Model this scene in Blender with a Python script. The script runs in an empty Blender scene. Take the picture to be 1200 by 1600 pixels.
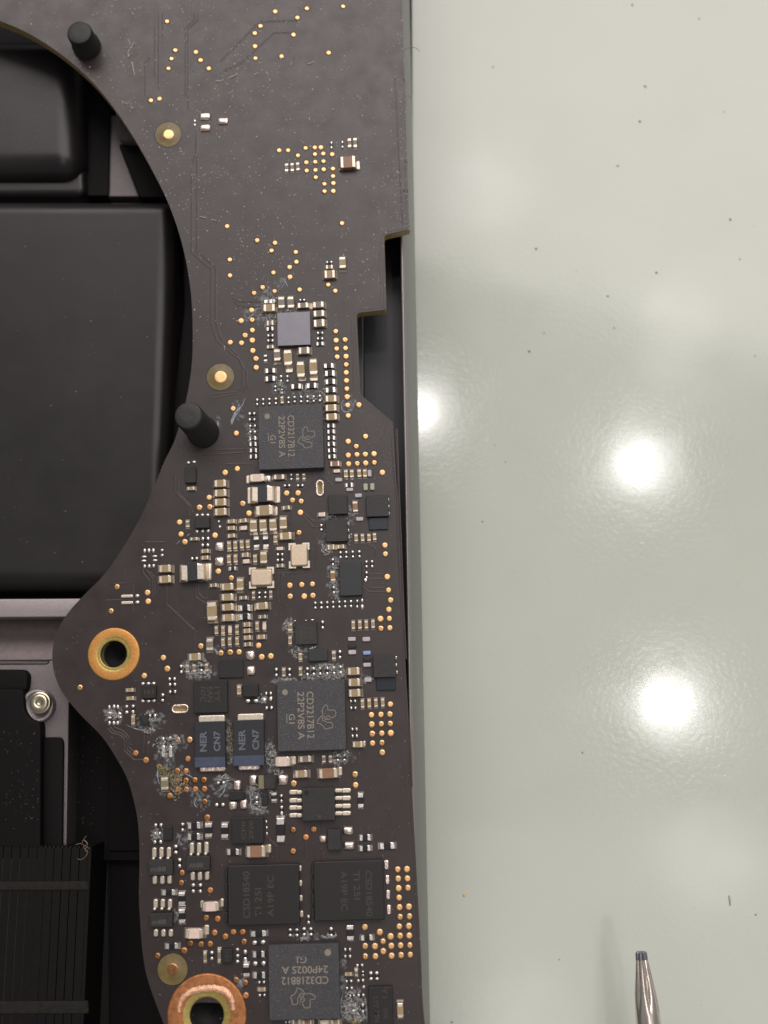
import bpy, bmesh, math, random
from mathutils import Vector, Matrix
random.seed(7)
R = math.radians
sc = bpy.context.scene
sc.unit_settings.system = 'METRIC'
sc.unit_settings.scale_length = 0.01          # one unit is one centimetre
col = sc.collection

# ------------------------------------------------------------------ camera
F = 1870.0                                     # focal length in pixels of the 1200x1600 photograph
NAD = (655.0, 1130.0)                          # pixel straight below the lens
H = 10.8                                       # lens height over the board face
nc = Vector((NAD[0]-600, -(NAD[1]-800), -F)).normalized()
zc = -nc
yc = (Vector((0, 1, 0)) - zc*zc.y).normalized()
xc = yc.cross(zc)
ROT = Matrix((xc, yc, zc))                     # camera space -> world space
cam = bpy.data.cameras.new('camera')
camo = bpy.data.objects.new('camera', cam); col.objects.link(camo)
camo.matrix_world = Matrix.Translation((0, 0, H)) @ ROT.to_4x4()
cam.sensor_fit = 'VERTICAL'; cam.sensor_height = 36; cam.sensor_width = 27
cam.lens = 36*F/1600
cam.clip_start = 0.1; cam.clip_end = 2000
cam.dof.use_dof = True; cam.dof.focus_distance = 10.9; cam.dof.aperture_fstop = 0.28
sc.camera = camo

def ray(x, y): return ROT @ Vector((x-600, -(y-800), -F))
def P(x, y, z=0.0):                            # point of the plane at height z seen at a photograph pixel
    d = ray(x, y); t = (z-H)/d.z
    return Vector((d.x*t, d.y*t, z))
ZT = -1.35                                     # table
ZF = -0.95                                     # case floor
ZR = -0.22                                     # case rim
def mirror(x, y, z):                           # where a lamp at height z hangs whose glint shows at pixel x, y on the table
    p = P(x, y, ZT); d = ray(x, y); k = (z-ZT)/(-d.z)
    return Vector((p.x+d.x*k, p.y+d.y*k, z))

# ------------------------------------------------------------------ light
w = bpy.data.worlds.new('World'); sc.world = w; w.use_nodes = True
bg = w.node_tree.nodes['Background']; bg.inputs[0].default_value = (0.95, 0.93, 0.90, 1); bg.inputs[1].default_value = 0.26
def area(name, loc, sx, sy, rad, color, rz=0, shape='RECTANGLE', spread=180):
    l = bpy.data.lights.new(name, 'AREA'); l.shape = shape; l.size = sx; l.size_y = sy
    a = sx*sy*(math.pi/4 if shape in ('DISK', 'ELLIPSE') else 1)
    l.energy = rad*math.pi*a; l.color = color; l.spread = R(spread)
    o = bpy.data.objects.new(name, l); col.objects.link(o); o.location = loc; o.rotation_euler = (0, 0, rz)
    return o
LZ = 200.0
e0 = mirror(650, 405, LZ); e1 = mirror(1150, 545, LZ)
ea = math.atan2(e1.y-e0.y, e1.x-e0.x)
mid = (e0+e1)/2; nrm = Vector((-math.sin(ea), math.cos(ea), 0)); tan_ = Vector((math.cos(ea), math.sin(ea), 0))
area('ceiling_or_fill_panel', mid + nrm*95 - tan_*40, 330, 190, 3.8, (1.0, 0.925, 0.90), ea)
for (x, y, d, r) in ((1000, 725, 5.6, 85), (1043, 1099, 5.8, 85), (652, 642, 5.4, 85)):
    area('ceiling_spot_light', mirror(x, y, 150), d, d, r, (1.0, 0.97, 0.95), 0, 'DISK')
for (x, y, d, r) in ((1062, 492, 10, 3.6), (1045, 562, 9, 3.0), (1108, 1335, 13, 3.2), (765, 292, 12, 3.0), (828, 1600, 14, 2.6)):
    area('ceiling_downlight', mirror(x, y, 150), d, d, r, (1.0, 0.95, 0.93), 0, 'DISK')
f0 = mirror(700, 1290, LZ); f1 = mirror(1300, 1290, LZ); f2 = mirror(1000, 1900, LZ)
area('ceiling_or_fill_panel', ((f0.x+f1.x)/2, (f0.y+f2.y)/2, LZ), f1.x-f0.x, f0.y-f2.y, 1.3, (1.0, 0.94, 0.92))  # added fill panel, no such lamp known; brightens the lower right tabletop
vs = sc.view_settings
vs.view_transform = 'Standard'; vs.look = 'None'; vs.gamma = 1; vs.exposure = 0.0; vs.use_curve_mapping = False
sc.render.engine = 'CYCLES'
sc.cycles.use_denoising = True
sc.cycles.max_bounces = 6; sc.cycles.transparent_max_bounces = 24; sc.cycles.caustics_reflective = False; sc.cycles.caustics_refractive = False
sc.cycles.sample_clamp_indirect = 6

# ------------------------------------------------------------------ materials
M = {}
def mat(name, color, rough=0.5, metal=0.0, spec=0.5, noise=None, bump=None, coat=0.0, coat_rough=0.05, speck=None, rvar=None):
    m = bpy.data.materials.new(name); m.use_nodes = True; nt = m.node_tree; b = nt.nodes['Principled BSDF']
    c = tuple(color)+(1,)
    b.inputs['Base Color'].default_value = c; b.inputs['Roughness'].default_value = rough
    b.inputs['Metallic'].default_value = metal; b.inputs['Specular IOR Level'].default_value = spec
    b.inputs['Coat Weight'].default_value = coat; b.inputs['Coat Roughness'].default_value = coat_rough
    tc = nt.nodes.new('ShaderNodeTexCoord'); g = nt.nodes.new('ShaderNodeNewGeometry')
    src = g.outputs['Position']
    last = None
    def nz(scale, detail=3, rgh=0.6):
        n = nt.nodes.new('ShaderNodeTexNoise'); n.inputs['Scale'].default_value = scale
        n.inputs['Detail'].default_value = detail; n.inputs['Roughness'].default_value = rgh
        nt.links.new(src, n.inputs['Vector']); return n
    if noise:                                   # (scale, amount)
        n = nz(noise[0], 4); mp = nt.nodes.new('ShaderNodeMapRange')
        mp.inputs['From Min'].default_value = 0.3; mp.inputs['From Max'].default_value = 0.7
        mp.inputs['To Min'].default_value = 1-noise[1]; mp.inputs['To Max'].default_value = 1+noise[1]
        nt.links.new(n.outputs['Fac'], mp.inputs['Value'])
        mx = nt.nodes.new('ShaderNodeMix'); mx.data_type = 'RGBA'; mx.blend_type = 'MULTIPLY'; mx.inputs['Factor'].default_value = 1
        mx.inputs['A'].default_value = c
        nt.links.new(mp.outputs['Result'], mx.inputs['B']); last = mx.outputs['Result']
        nt.links.new(last, b.inputs['Base Color'])
    if speck:                                   # (scale, threshold, colour)
        n = nz(speck[0], 2, 0.5); mp = nt.nodes.new('ShaderNodeMapRange')
        mp.inputs['From Min'].default_value = speck[1]; mp.inputs['From Max'].default_value = speck[1]+0.06
        nt.links.new(n.outputs['Fac'], mp.inputs['Value'])
        mx = nt.nodes.new('ShaderNodeMix'); mx.data_type = 'RGBA'
        nt.links.new(mp.outputs['Result'], mx.inputs['Factor'])
        if last: nt.links.new(last, mx.inputs['A'])
        else: mx.inputs['A'].default_value = c
        mx.inputs['B'].default_value = tuple(speck[2])+(1,)
        nt.links.new(mx.outputs['Result'], b.inputs['Base Color'])
    if rvar:
        n = nz(rvar[0], 4); mp = nt.nodes.new('ShaderNodeMapRange')
        mp.inputs['From Min'].default_value = 0.3; mp.inputs['From Max'].default_value = 0.7
        mp.inputs['To Min'].default_value = max(rough-rvar[1], 0.02); mp.inputs['To Max'].default_value = rough+rvar[1]
        nt.links.new(n.outputs['Fac'], mp.inputs['Value']); nt.links.new(mp.outputs['Result'], b.inputs['Roughness'])
    if bump:                                    # (scale, strength, distance)
        n = nz(bump[0], 3); bp = nt.nodes.new('ShaderNodeBump'); bp.inputs['Strength'].default_value = bump[1]
        bp.inputs['Distance'].default_value = bump[2]
        nt.links.new(n.outputs['Fac'], bp.inputs['Height']); nt.links.new(bp.outputs['Normal'], b.inputs['Normal'])
    M[name] = m; return m
mat('mask', (0.0295, 0.0190, 0.0188), 0.37, 0, 0.60, noise=(3, 0.18), bump=(90, 0.10, 0.004), rvar=(5, 0.06))
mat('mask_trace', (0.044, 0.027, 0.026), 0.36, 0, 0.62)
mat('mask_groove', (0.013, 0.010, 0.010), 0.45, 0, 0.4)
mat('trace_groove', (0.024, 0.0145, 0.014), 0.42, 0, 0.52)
mat('laminate', (0.30, 0.215, 0.085), 0.55, 0, 0.5, noise=(40, 0.25))
mat('fiducial', (0.17, 0.125, 0.045), 0.42, 0, 0.5, noise=(14, 0.2))
mat('gold', (0.93, 0.57, 0.28), 0.36, 1.0, noise=(30, 0.15))
mat('copper', (0.58, 0.28, 0.125), 0.5, 1.0, noise=(40, 0.3))
mat('ring_gold', (0.66, 0.33, 0.10), 0.45, 0.9, noise=(60, 0.15), bump=(120, 0.3, 0.004))
mat('ring_copper', (0.50, 0.21, 0.085), 0.5, 0.85, noise=(25, 0.3), bump=(90, 0.3, 0.004))
mat('raw_copper', (0.95, 0.55, 0.36), 0.5, 0.6, noise=(30, 0.3), bump=(60, 0.9, 0.01))
mat('brass_edge', (0.42, 0.33, 0.10), 0.4, 0.5, noise=(30, 0.2))
mat('hole', (0.006, 0.006, 0.006), 0.7)
mat('tin', (0.86, 0.82, 0.77), 0.33, 1.0, noise=(50, 0.15), bump=(70, 0.25, 0.006))
mat('tin_warm', (0.74, 0.65, 0.54), 0.40, 0.9, noise=(50, 0.12), bump=(60, 0.2, 0.005))
mat('tin_pink', (0.84, 0.70, 0.63), 0.30, 1.0, noise=(22, 0.30), bump=(30, 0.5, 0.012))
mat('cap_tan', (0.36, 0.265, 0.145), 0.45, noise=(25, 0.12))
mat('cap_brown', (0.29, 0.155, 0.085), 0.45, noise=(25, 0.12))
mat('cap_grey', (0.21, 0.175, 0.145), 0.45, noise=(25, 0.12))
mat('cap_white', (0.78, 0.62, 0.54), 0.45, noise=(18, 0.1))
mat('cap_olive', (0.22, 0.19, 0.11), 0.45)
mat('res_black', (0.010, 0.009, 0.009), 0.35)
mat('lilac', (0.52, 0.47, 0.50), 0.40, 0, 0.5, noise=(30, 0.12))
mat('blue_cap', (0.28, 0.36, 0.66), 0.40)
mat('green_cap', (0.40, 0.42, 0.33), 0.45)
mat('chip_grey', (0.049, 0.047, 0.052), 0.50, 0, 0.5, noise=(8, 0.1), bump=(110, 0.5, 0.006), speck=(95, 0.60, (0.135, 0.13, 0.14)))
mat('chip_black', (0.022, 0.020, 0.020), 0.48, 0, 0.5, noise=(8, 0.15), bump=(120, 0.5, 0.006), speck=(90, 0.66, (0.06, 0.058, 0.055)))
mat('chip_flat', (0.0125, 0.0105, 0.0105), 0.42, 0, 0.5, bump=(130, 0.3, 0.004))
mat('chip_teal', (0.020, 0.024, 0.028), 0.45, 0, 0.5, bump=(130, 0.3, 0.004))
mat('chip_blue', (0.016, 0.022, 0.032), 0.28, 0, 0.5)
mat('die', (0.185, 0.175, 0.20), 0.36, 0.75, noise=(16, 0.06))
mat('crystal_lid', (0.62, 0.50, 0.38), 0.45, 0.8, noise=(40, 0.08), bump=(140, 0.3, 0.004))
mat('ink', (0.29, 0.25, 0.205), 0.6)
mat('ink_dim', (0.055, 0.047, 0.043), 0.6)
mat('ink_mid', (0.10, 0.088, 0.078), 0.6)
mat('ink_blue', (0.125, 0.138, 0.175), 0.5)
mat('ink_dot', (0.26, 0.235, 0.18), 0.6)
mat('inductor_black', (0.020, 0.0215, 0.028), 0.38, bump=(120, 0.3, 0.004))
mat('inductor_blue', (0.055, 0.068, 0.115), 0.42, noise=(20, 0.2))
mat('rubber', (0.018, 0.017, 0.017), 0.55, 0, 0.5, bump=(70, 0.4, 0.006), speck=(60, 0.70, (0.16, 0.15, 0.14)))
mat('residue', (0.58, 0.57, 0.55), 0.8, 0, 0.25, noise=(25, 0.35))
mat('residue_yellow', (0.42, 0.36, 0.21), 0.5, 0, 0.5, noise=(25, 0.35))
mat('dust', (0.76, 0.69, 0.63), 0.8)
mat('fibre', (0.30, 0.22, 0.155), 0.7)
mat('alu', (0.19, 0.165, 0.17), 0.45, 0.85, noise=(70, 0.12), bump=(150, 0.5, 0.006))
mat('alu_bright', (0.37, 0.33, 0.335), 0.42, 0.7, noise=(90, 0.15), bump=(150, 0.6, 0.006))
mat('alu_dark', (0.145, 0.12, 0.12), 0.5, 0.6, noise=(20, 0.12))
mat('alu_side', (0.25, 0.255, 0.25), 0.40, 0.7)
mat('pouch', (0.0115, 0.0095, 0.0098), 0.38, 0, 0.42, noise=(2, 0.2), rvar=(1.5, 0.05), bump=(1.0, 0.10, 0.05))
mat('black_plastic', (0.0045, 0.0038, 0.0038), 0.6, 0, 0.14, bump=(60, 0.2, 0.004))
mat('well_black', (0.014, 0.0145, 0.018), 0.40, 0, 0.5)
mat('case_floor', (0.006, 0.0055, 0.006), 0.7, 0, 0.2)
mat('foam', (0.075, 0.065, 0.062), 0.9, bump=(50, 0.6, 0.01))
mat('fin_metal', (0.0042, 0.0034, 0.0031), 0.55, 0.0, 0.2, noise=(12, 0.3))
mat('fin_edge', (0.030, 0.025, 0.022), 0.5, 0.3, 0.5)
mat('fin_dust', (0.009, 0.0072, 0.0055), 0.9, noise=(20, 0.5))
mat('screw_metal', (0.55, 0.49, 0.38), 0.32, 1.0)
mat('steel', (0.80, 0.72, 0.66), 0.24, 1.0, noise=(8, 0.1))
mat('steel_tip', (0.25, 0.25, 0.28), 0.40, 0.9)
mat('speck_dark', (0.34, 0.33, 0.28), 0.8)
mat('speck_gold', (0.8, 0.5, 0.12), 0.5)
mat('handle_black', (0.02, 0.02, 0.02), 0.5)
# table: white back-painted glass, finely rippled
m = mat('table_glass', (0.560, 0.592, 0.522), 0.12, 0, 0.13, noise=(0.6, 0.03), coat=1.0, coat_rough=0.085)
nt = m.node_tree; b = nt.nodes['Principled BSDF']
g = nt.nodes.new('ShaderNodeNewGeometry'); n = nt.nodes.new('ShaderNodeTexNoise')
n.inputs['Scale'].default_value = 20; n.inputs['Detail'].default_value = 3
nt.links.new(g.outputs['Position'], n.inputs['Vector'])
bp = nt.nodes.new('ShaderNodeBump'); bp.inputs['Strength'].default_value = 1.0; bp.inputs['Distance'].default_value = 0.0017
nt.links.new(n.outputs['Fac'], bp.inputs['Height']); nt.links.new(bp.outputs['Normal'], b.inputs['Normal'])
b.inputs['Coat IOR'].default_value = 1.38
n2 = nt.nodes.new('ShaderNodeTexNoise'); n2.inputs['Scale'].default_value = 1.3; n2.inputs['Detail'].default_value = 6; n2.inputs['Distortion'].default_value = 1.2
nt.links.new(g.outputs['Position'], n2.inputs['Vector'])
mp = nt.nodes.new('ShaderNodeMapRange'); mp.inputs['From Min'].default_value = 0.35; mp.inputs['From Max'].default_value = 0.65
mp.inputs['To Min'].default_value = 0.065; mp.inputs['To Max'].default_value = 0.115      # wiped smears on the glass
nt.links.new(n2.outputs['Fac'], mp.inputs['Value']); nt.links.new(mp.outputs['Result'], b.inputs['Coat Roughness'])
for k_, lo in (('gold', 0.72), ('copper', 0.6)):               # every pad is tarnished a little differently
    m_ = M[k_]; t_ = m_.node_tree; p_ = t_.nodes['Principled BSDF']; oi = t_.nodes.new('ShaderNodeObjectInfo')
    mr = t_.nodes.new('ShaderNodeMapRange'); mr.inputs['To Min'].default_value = lo; mr.inputs['To Max'].default_value = 1.05
    t_.links.new(oi.outputs['Random'], mr.inputs['Value'])
    mx = t_.nodes.new('ShaderNodeMix'); mx.data_type = 'RGBA'; mx.blend_type = 'MULTIPLY'; mx.inputs['Factor'].default_value = 1
    src_ = p_.inputs['Base Color'].links[0].from_socket
    t_.links.new(src_, mx.inputs['A']); t_.links.new(mr.outputs['Result'], mx.inputs['B']); t_.links.new(mx.outputs['Result'], p_.inputs['Base Color'])
    mr2 = t_.nodes.new('ShaderNodeMapRange'); mr2.inputs['To Min'].default_value = 0.28; mr2.inputs['To Max'].default_value = 0.5
    t_.links.new(oi.outputs['Random'], mr2.inputs['Value']); t_.links.new(mr2.outputs['Result'], p_.inputs['Roughness'])

# ------------------------------------------------------------------ helpers
def link(o, parent=None):
    col.objects.link(o)
    if parent: o.parent = parent
    return o
def mesh(name, verts, faces, mats, smooth=False, fm=None):
    me = bpy.data.meshes.new(name); me.from_pydata([tuple(v) for v in verts], [], faces)
    for k in (mats if isinstance(mats, (list, tuple)) else [mats]): me.materials.append(M[k])
    if fm:
        for p, i in zip(me.polygons, fm): p.material_index = i
    if smooth:
        for p in me.polygons: p.use_smooth = True
    me.update(); return me
def obj(name, me, parent=None, loc=(0, 0, 0), rz=0.0):
    o = bpy.data.objects.new(name, me); link(o, parent); o.location = loc; o.rotation_euler = (0, 0, rz); return o
def tag(o, label=None, cat=None, group=None, kind=None):
    if label: o['label'] = label
    if cat: o['category'] = cat
    if group: o['group'] = group
    if kind: o['kind'] = kind
    return o
def empty(name, loc=(0, 0, 0)):
    o = bpy.data.objects.new(name, None); o.empty_display_size = 0.2; link(o); o.location = loc; return o
CACHE = {}
def q(v): return round(v, 3)
def loft(rings, cap_top=True, cap_bot=False):
    vs_, fs = [], []
    n = len(rings[0])
    for r in rings: vs_ += r
    for k in range(len(rings)-1):
        for i in range(n):
            j = (i+1) % n
            fs.append((k*n+i, k*n+j, (k+1)*n+j, (k+1)*n+i))
    if cap_top: fs.append(tuple(range((len(rings)-1)*n, len(rings)*n)))
    if cap_bot: fs.append(tuple(range(n-1, -1, -1)))
    return vs_, fs
def octo(hx, hy, c, z):
    return [(hx-c, -hy, z), (hx, -hy+c, z), (hx, hy-c, z), (hx-c, hy, z), (-hx+c, hy, z), (-hx, hy-c, z), (-hx, -hy+c, z), (-hx+c, -hy, z)]
def box_mesh(hx, hy, h, c, k, name, z0=0.0):
    key = ('box', q(hx), q(hy), q(h), q(c), k, q(z0))
    if key not in CACHE:
        cc = min(c*1.2, hx*0.5, hy*0.5)
        v, f = loft([octo(hx, hy, cc, z0), octo(hx, hy, cc, h-c), octo(hx-c*0.35, hy-c*0.35, cc, h-c*0.3), octo(hx-c, hy-c, cc*0.8, h)])
        CACHE[key] = mesh(name, v, f, k)
    return CACHE[key]
def term_mesh(t, hw, h, fil, k):                # one end cap: outer side towards -x, solder foot beyond it
    key = ('term', q(t), q(hw), q(h), q(fil), k)
    if key not in CACHE:
        c = min(0.22*h, 0.3*t)
        prof = [(t, 0, hw), (t, h-c*0.3, hw), (t, h, hw-c), (c, h, hw-c), (c*0.3, h-c*0.4, hw-c*0.5), (0, h-c*1.2, hw), (-fil*0.25, h*0.35, hw), (-fil, 0, hw*1.02)]
        n = len(prof)
        v = [(a, -b_, z) for a, z, b_ in prof]+[(a, b_, z) for a, z, b_ in prof]
        f = [tuple(range(n)), tuple(range(2*n-1, n-1, -1))]
        for i in range(n-1): f.append((i, i+n, i+1+n, i+1))
        CACHE[key] = mesh('terminal', v, f, k, smooth=False)
    return CACHE[key]
def dome_mesh(hx, hy, h, k, name='solder_joint', seg=10):
    key = ('dome', q(hx), q(hy), q(h), k, seg)
    if key not in CACHE:
        rings = []
        for a, zz in ((1.0, 0), (0.93, 0.45), (0.72, 0.80), (0.38, 0.97)):
            rings.append([(hx*a*math.cos(2*math.pi*i/seg), hy*a*math.sin(2*math.pi*i/seg), h*zz) for i in range(seg)])
        v, f = loft(rings); CACHE[key] = mesh(name, v, f, k, smooth=True)
    return CACHE[key]
def pillow_mesh(hx, hy, h, k, name):
    key = ('pillow', q(hx), q(hy), q(h), k)
    if key not in CACHE:
        c = min(hx, hy)*0.28; r_ = []
        for a_, zz in ((0, 0), (0.05, 0.35), (0.22, 0.72), (0.5, 0.93), (0.75, 1.0)):
            m_ = min(hx, hy)*a_; r_.append(octo(hx-m_, hy-m_, c*(1-a_*0.8), h*zz))
        v, f = loft(r_); CACHE[key] = mesh(name, v, f, k, smooth=True)
    return CACHE[key]
def pxs(x, y, z=0.0):
    a = P(x, y, z); return (P(x+1, y, z)-a).length, (P(x, y+1, z)-a).length
TILT = R(2.0)
Q = lambda px: px*0.00587

# ------------------------------------------------------------------ outlines
def smooth_line(pts, n=6):
    out = []
    for i in range(len(pts)-1):
        p0 = pts[max(i-1, 0)]; p1 = pts[i]; p2 = pts[i+1]; p3 = pts[min(i+2, len(pts)-1)]
        for k in range(n):
            t = k/n; t2 = t*t; t3 = t2*t
            out.append(tuple(0.5*((2*p1[j])+(-p0[j]+p2[j])*t+(2*p0[j]-5*p1[j]+4*p2[j]-p3[j])*t2+(-p0[j]+3*p1[j]-3*p2[j]+p3[j])*t3) for j in (0, 1)))
    out.append(pts[-1]); return out
def round_poly(pts, r, seg=5):
    out = []; n = len(pts)
    for i in range(n):
        a = Vector(pts[i-1]); b_ = Vector(pts[i]); c = Vector(pts[(i+1) % n])
        u = (a-b_); v = (c-b_); rr = min(r, u.length*0.45, v.length*0.45); u.normalize(); v.normalize()
        s, e = b_+u*rr, b_+v*rr
        for k in range(seg+1):
            t = k/seg; out.append(tuple((1-t)**2*s+2*t*(1-t)*b_+t*t*e))
    return out
def inset(poly, d):                             # poly: list of 2-D points, counter-clockwise
    n = len(poly); out = []
    for i in range(n):
        a = Vector(poly[i-1]); b_ = Vector(poly[i]); c = Vector(poly[(i+1) % n])
        u = (b_-a); v = (c-b_)
        if u.length < 1e-9: u = v
        if v.length < 1e-9: v = u
        nn = Vector((-u.y, u.x)).normalized()+Vector((-v.y, v.x)).normalized(); nn.normalize()
        out.append(tuple(b_+nn*d))
    return out
def slab(name, px, zt, zb, bev, mats, parent=None, r=4, seg=4, smooth=True, flat=False):
    """a rounded slab whose upper outline is seen at the given pixels at height zt"""
    if r: r = max(r, bev/0.00587*2.2)
    pts = round_poly(px, r) if r else px
    w2 = [tuple(P(x, y, zt)[:2]) for x, y in pts]
    area2 = sum(w2[i-1][0]*w2[i][1]-w2[i][0]*w2[i-1][1] for i in range(len(w2)))
    if area2 < 0: w2 = w2[::-1]
    rings = [[(x, y, zb) for x, y in w2]]
    for k in range(seg+1):
        a = k/seg*math.pi/2
        pp = inset(w2, bev*(1-math.cos(a)))
        rings.append([(x, y, zt-bev+bev*math.sin(a)) for x, y in pp])
    v, f = loft(rings)
    me = mesh(name, v, f, mats, smooth=smooth)
    me.polygons[len(f)-1].use_smooth = False
    o = obj(name, me, parent)
    if smooth:
        try: me.set_sharp_from_angle(angle=R(38))
        except Exception: pass
    return o

def cell(name, quad, zt, zb, bev, rad, k, n=44):
    """a soft pouch: a fine grid over four corner pixels, rounded off towards its edges"""
    c = [P(x, y, zt) for x, y in quad]
    wx, wy = (c[1]-c[0]).length, (c[3]-c[0]).length
    def sp(w_):                                 # sample positions, dense near both edges
        e = [bev*1.6*(i/14)**1.3 for i in range(15)]
        m_ = [bev*1.6+(w_-bev*3.2)*i/n for i in range(1, n)]
        return e+m_+[w_-t for t in e[::-1]]
    xs, ys = sp(wx), sp(wy); v = []; f = []
    for b_ in ys:
        for a_ in xs:
            u, t = a_/wx, b_/wy
            p = c[0]*(1-u)*(1-t)+c[1]*u*(1-t)+c[2]*u*t+c[3]*(1-u)*t
            dx, dy = min(a_, wx-a_), min(b_, wy-b_)
            d = rad-math.hypot(rad-dx, rad-dy) if dx < rad and dy < rad else min(dx, dy)
            if d <= 0: z = zb
            elif d >= bev: z = zt
            else: z = zt-bev*1.1*(1-math.sqrt(max(0, 1-(1-d/bev)**2)))
            v.append((p.x, p.y, z))
    m_ = len(xs)
    for j in range(len(ys)-1):
        for i in range(m_-1): f.append((j*m_+i, (j+1)*m_+i, (j+1)*m_+i+1, j*m_+i+1))
    nb = len(v); per = [i for i in range(m_)]+[j*m_+m_-1 for j in range(1, len(ys))]+[(len(ys)-1)*m_+i for i in range(m_-2, -1, -1)]+[j*m_ for j in range(len(ys)-2, 0, -1)]
    for i in per: v.append((v[i][0], v[i][1], zb))
    for i in range(len(per)):
        j = (i+1) % len(per); f.append((per[i], per[j], nb+j, nb+i))
    return obj(name, mesh(name, v, f, k, smooth=True))
# ------------------------------------------------------------------ table
tb = P(655, 1130, ZT)
S = 60
tm = mesh('tabletop', [(-S, -S, ZT), (S, -S, ZT), (S, S, ZT), (-S, S, ZT), (-S, -S, ZT-0.6), (S, -S, ZT-0.6), (S, S, ZT-0.6), (-S, S, ZT-0.6)],
          [(0, 1, 2, 3), (0, 4, 5, 1), (1, 5, 6, 2), (2, 6, 7, 3), (3, 7, 4, 0)], 'table_glass')
tag(obj('tabletop', tm), 'pale green white glossy glass table under the laptop', 'table', kind='structure')

# ------------------------------------------------------------------ laptop case
case = empty('laptop_case', (-6, 0, ZT))
tag(case, 'open grey aluminium laptop case with black interior under the circuit board', 'laptop case')
def rel(o, parent):                             # keep world place when the parent is an Empty away from the origin
    o.parent = parent; o.location = o.location-parent.location; return o
r0 = P(630, 370, ZR); r1 = P(647, 1330, ZR)
dv = (r1-r0).normalized()
ra = r0-dv*9; rb = r1+dv*7
pv = Vector((-dv.y, dv.x, 0))                   # towards +x
if pv.x < 0: pv = -pv
prof = [(-0.035, ZF-0.1), (-0.030, ZR-0.03), (-0.022, ZR-0.004), (-0.012, ZR), (-0.004, ZR-0.006), (0.012, ZR-0.05), (0.045, -0.40), (0.075, -0.58), (0.100, -0.78), (0.115, -0.98), (0.112, -1.12), (0.09, -1.22), (0.03, -1.30), (-0.3, ZT+0.01), (-0.3, ZT+0.05)]
v = []; f = []
NL = 24
for k in range(NL+1):
    c = ra+(rb-ra)*(k/NL)
    v += [(c.x+pv.x*a, c.y+pv.y*a, z) for a, z in prof]
n_ = len(prof)
for k in range(NL):
    for i in range(n_-1):
        f.append((k*n_+i, k*n_+i+1, (k+1)*n_+i+1, (k+1)*n_+i))
fm = [(0 if (i % (n_-1)) in (1, 2, 3, 4) else 1) for i in range(len(f))]
me = mesh('side_wall', v, f, ['alu_bright', 'alu_side'], smooth=True, fm=fm)
rel(obj('side_wall', me), case)
o = slab('floor_panel', [(-700, -700), (640, -700), (655, 2300), (-700, 2300)], ZF, ZT+0.06, 0.02, 'case_floor', r=0, seg=1, smooth=False); rel(o, case)
o = slab('cross_wall', [(-400, 938), (300, 934), (300, 963), (-400, 967)], -0.28, ZF, 0.012, 'alu_bright', r=2); rel(o, case)
# stepped channel under the wall
cp = [(967, -0.50, 'a'), (976, -0.62, 'a'), (1000, -0.60, 'a'), (1018, -0.52, 'a'), (1032, -0.50, 'a')]
v = []; f = []
for y, z, _ in cp:
    a = P(-300, y+1, z); b_ = P(190, y-2, z); v += [tuple(a), tuple(b_)]
for i in range(len(cp)-1): f.append((2*i, 2*i+2, 2*i+3, 2*i+1))
o = obj('channel', mesh('channel', v, f, 'alu_dark', smooth=True)); rel(o, case)
o = slab('ridge', [(-200, 1033), (78, 1032), (74, 1038), (-200, 1039)], -0.485, -0.7, 0.012, 'alu', r=2); rel(o, case)
o = slab('mounting_plate', [(-200, 1041), (130, 1030), (108, 1095), (104, 1330), (-200, 1330)], -0.50, ZF, 0.012, 'alu', r=3); rel(o, case)
o = slab('corner_plate', [(140, 180), (240, 180), (240, 307), (140, 307)], -0.75, ZF, 0.01, 'alu', r=2); rel(o, case)
tag(o, 'bright bare aluminium patch between the two battery cells')
o = slab('inner_panel', [(490, 330), (633, 330), (642, 1100), (490, 1100)], -0.70, ZF, 0.03, 'well_black', r=2); rel(o, case)
o = slab('inner_ledge', [(480, 320), (568, 320), (573, 1110), (480, 1110)], -0.665, ZF, 0.02, 'well_black', r=2); rel(o, case)
o = slab('floor_cover', [(109, 1060), (330, 1060), (330, 1345), (109, 1345)], -0.80, ZF, 0.01, 'black_plastic', r=2); rel(o, case)
o = slab('floor_strip', [(169, 1060), (340, 1060), (340, 1330), (169, 1330)], -0.775, ZF, 0.01, 'black_plastic', r=1); rel(o, case)
o = slab('floor_cover', [(172, 1300), (360, 1345), (360, 1900), (172, 1900)], -0.90, ZF, 0.01, 'black_plastic', r=2); rel(o, case)
# angled strip of grey metal below the heat sink corner
o = slab('cable_strip', [(170, 1309), (232, 1330), (232, 1341), (170, 1318)], -0.86, ZF, 0.01, 'alu_dark', r=1); rel(o, case)

# ------------------------------------------------------------------ battery cells
o = cell('battery_cell', [(-500, 308), (276, 308), (256, 921), (-500, 921)], -0.34, ZF, 0.17, 0.13, 'pouch')
tag(o, 'large black pouch battery cell filling the round cutout of the circuit board', 'battery')
o = cell('battery_cell', [(-500, 50), (128, 50), (128, 276), (-500, 276)], -0.44, ZF, 0.26, 0.26, 'pouch')
tag(o, 'smaller black pouch battery cell at the top left, above the large cell', 'battery')
o = cell('battery_flap', [(-500, 250), (132, 250), (134, 306), (-500, 306)], -0.62, ZF, 0.07, 0.10, 'pouch')
tag(o, 'folded black foil edge of the smaller battery cell beside the large cell', 'battery flap')
o = slab('frame_rib', [(112, 60), (174, 60), (170, 306), (126, 306), (112, 230)], -0.72, ZF, 0.012, 'black_plastic', r=6)
tag(o, 'black plastic rib standing right of the smaller battery cell', 'rib')
o = slab('foam_pad', [(178, 150), (260, 165), (250, 222), (184, 219)], -0.46, -0.56, 0.03, 'foam', r=9)
tag(o, 'grey foam pad peeking out under the edge of the board cutout', 'foam pad')
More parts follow.
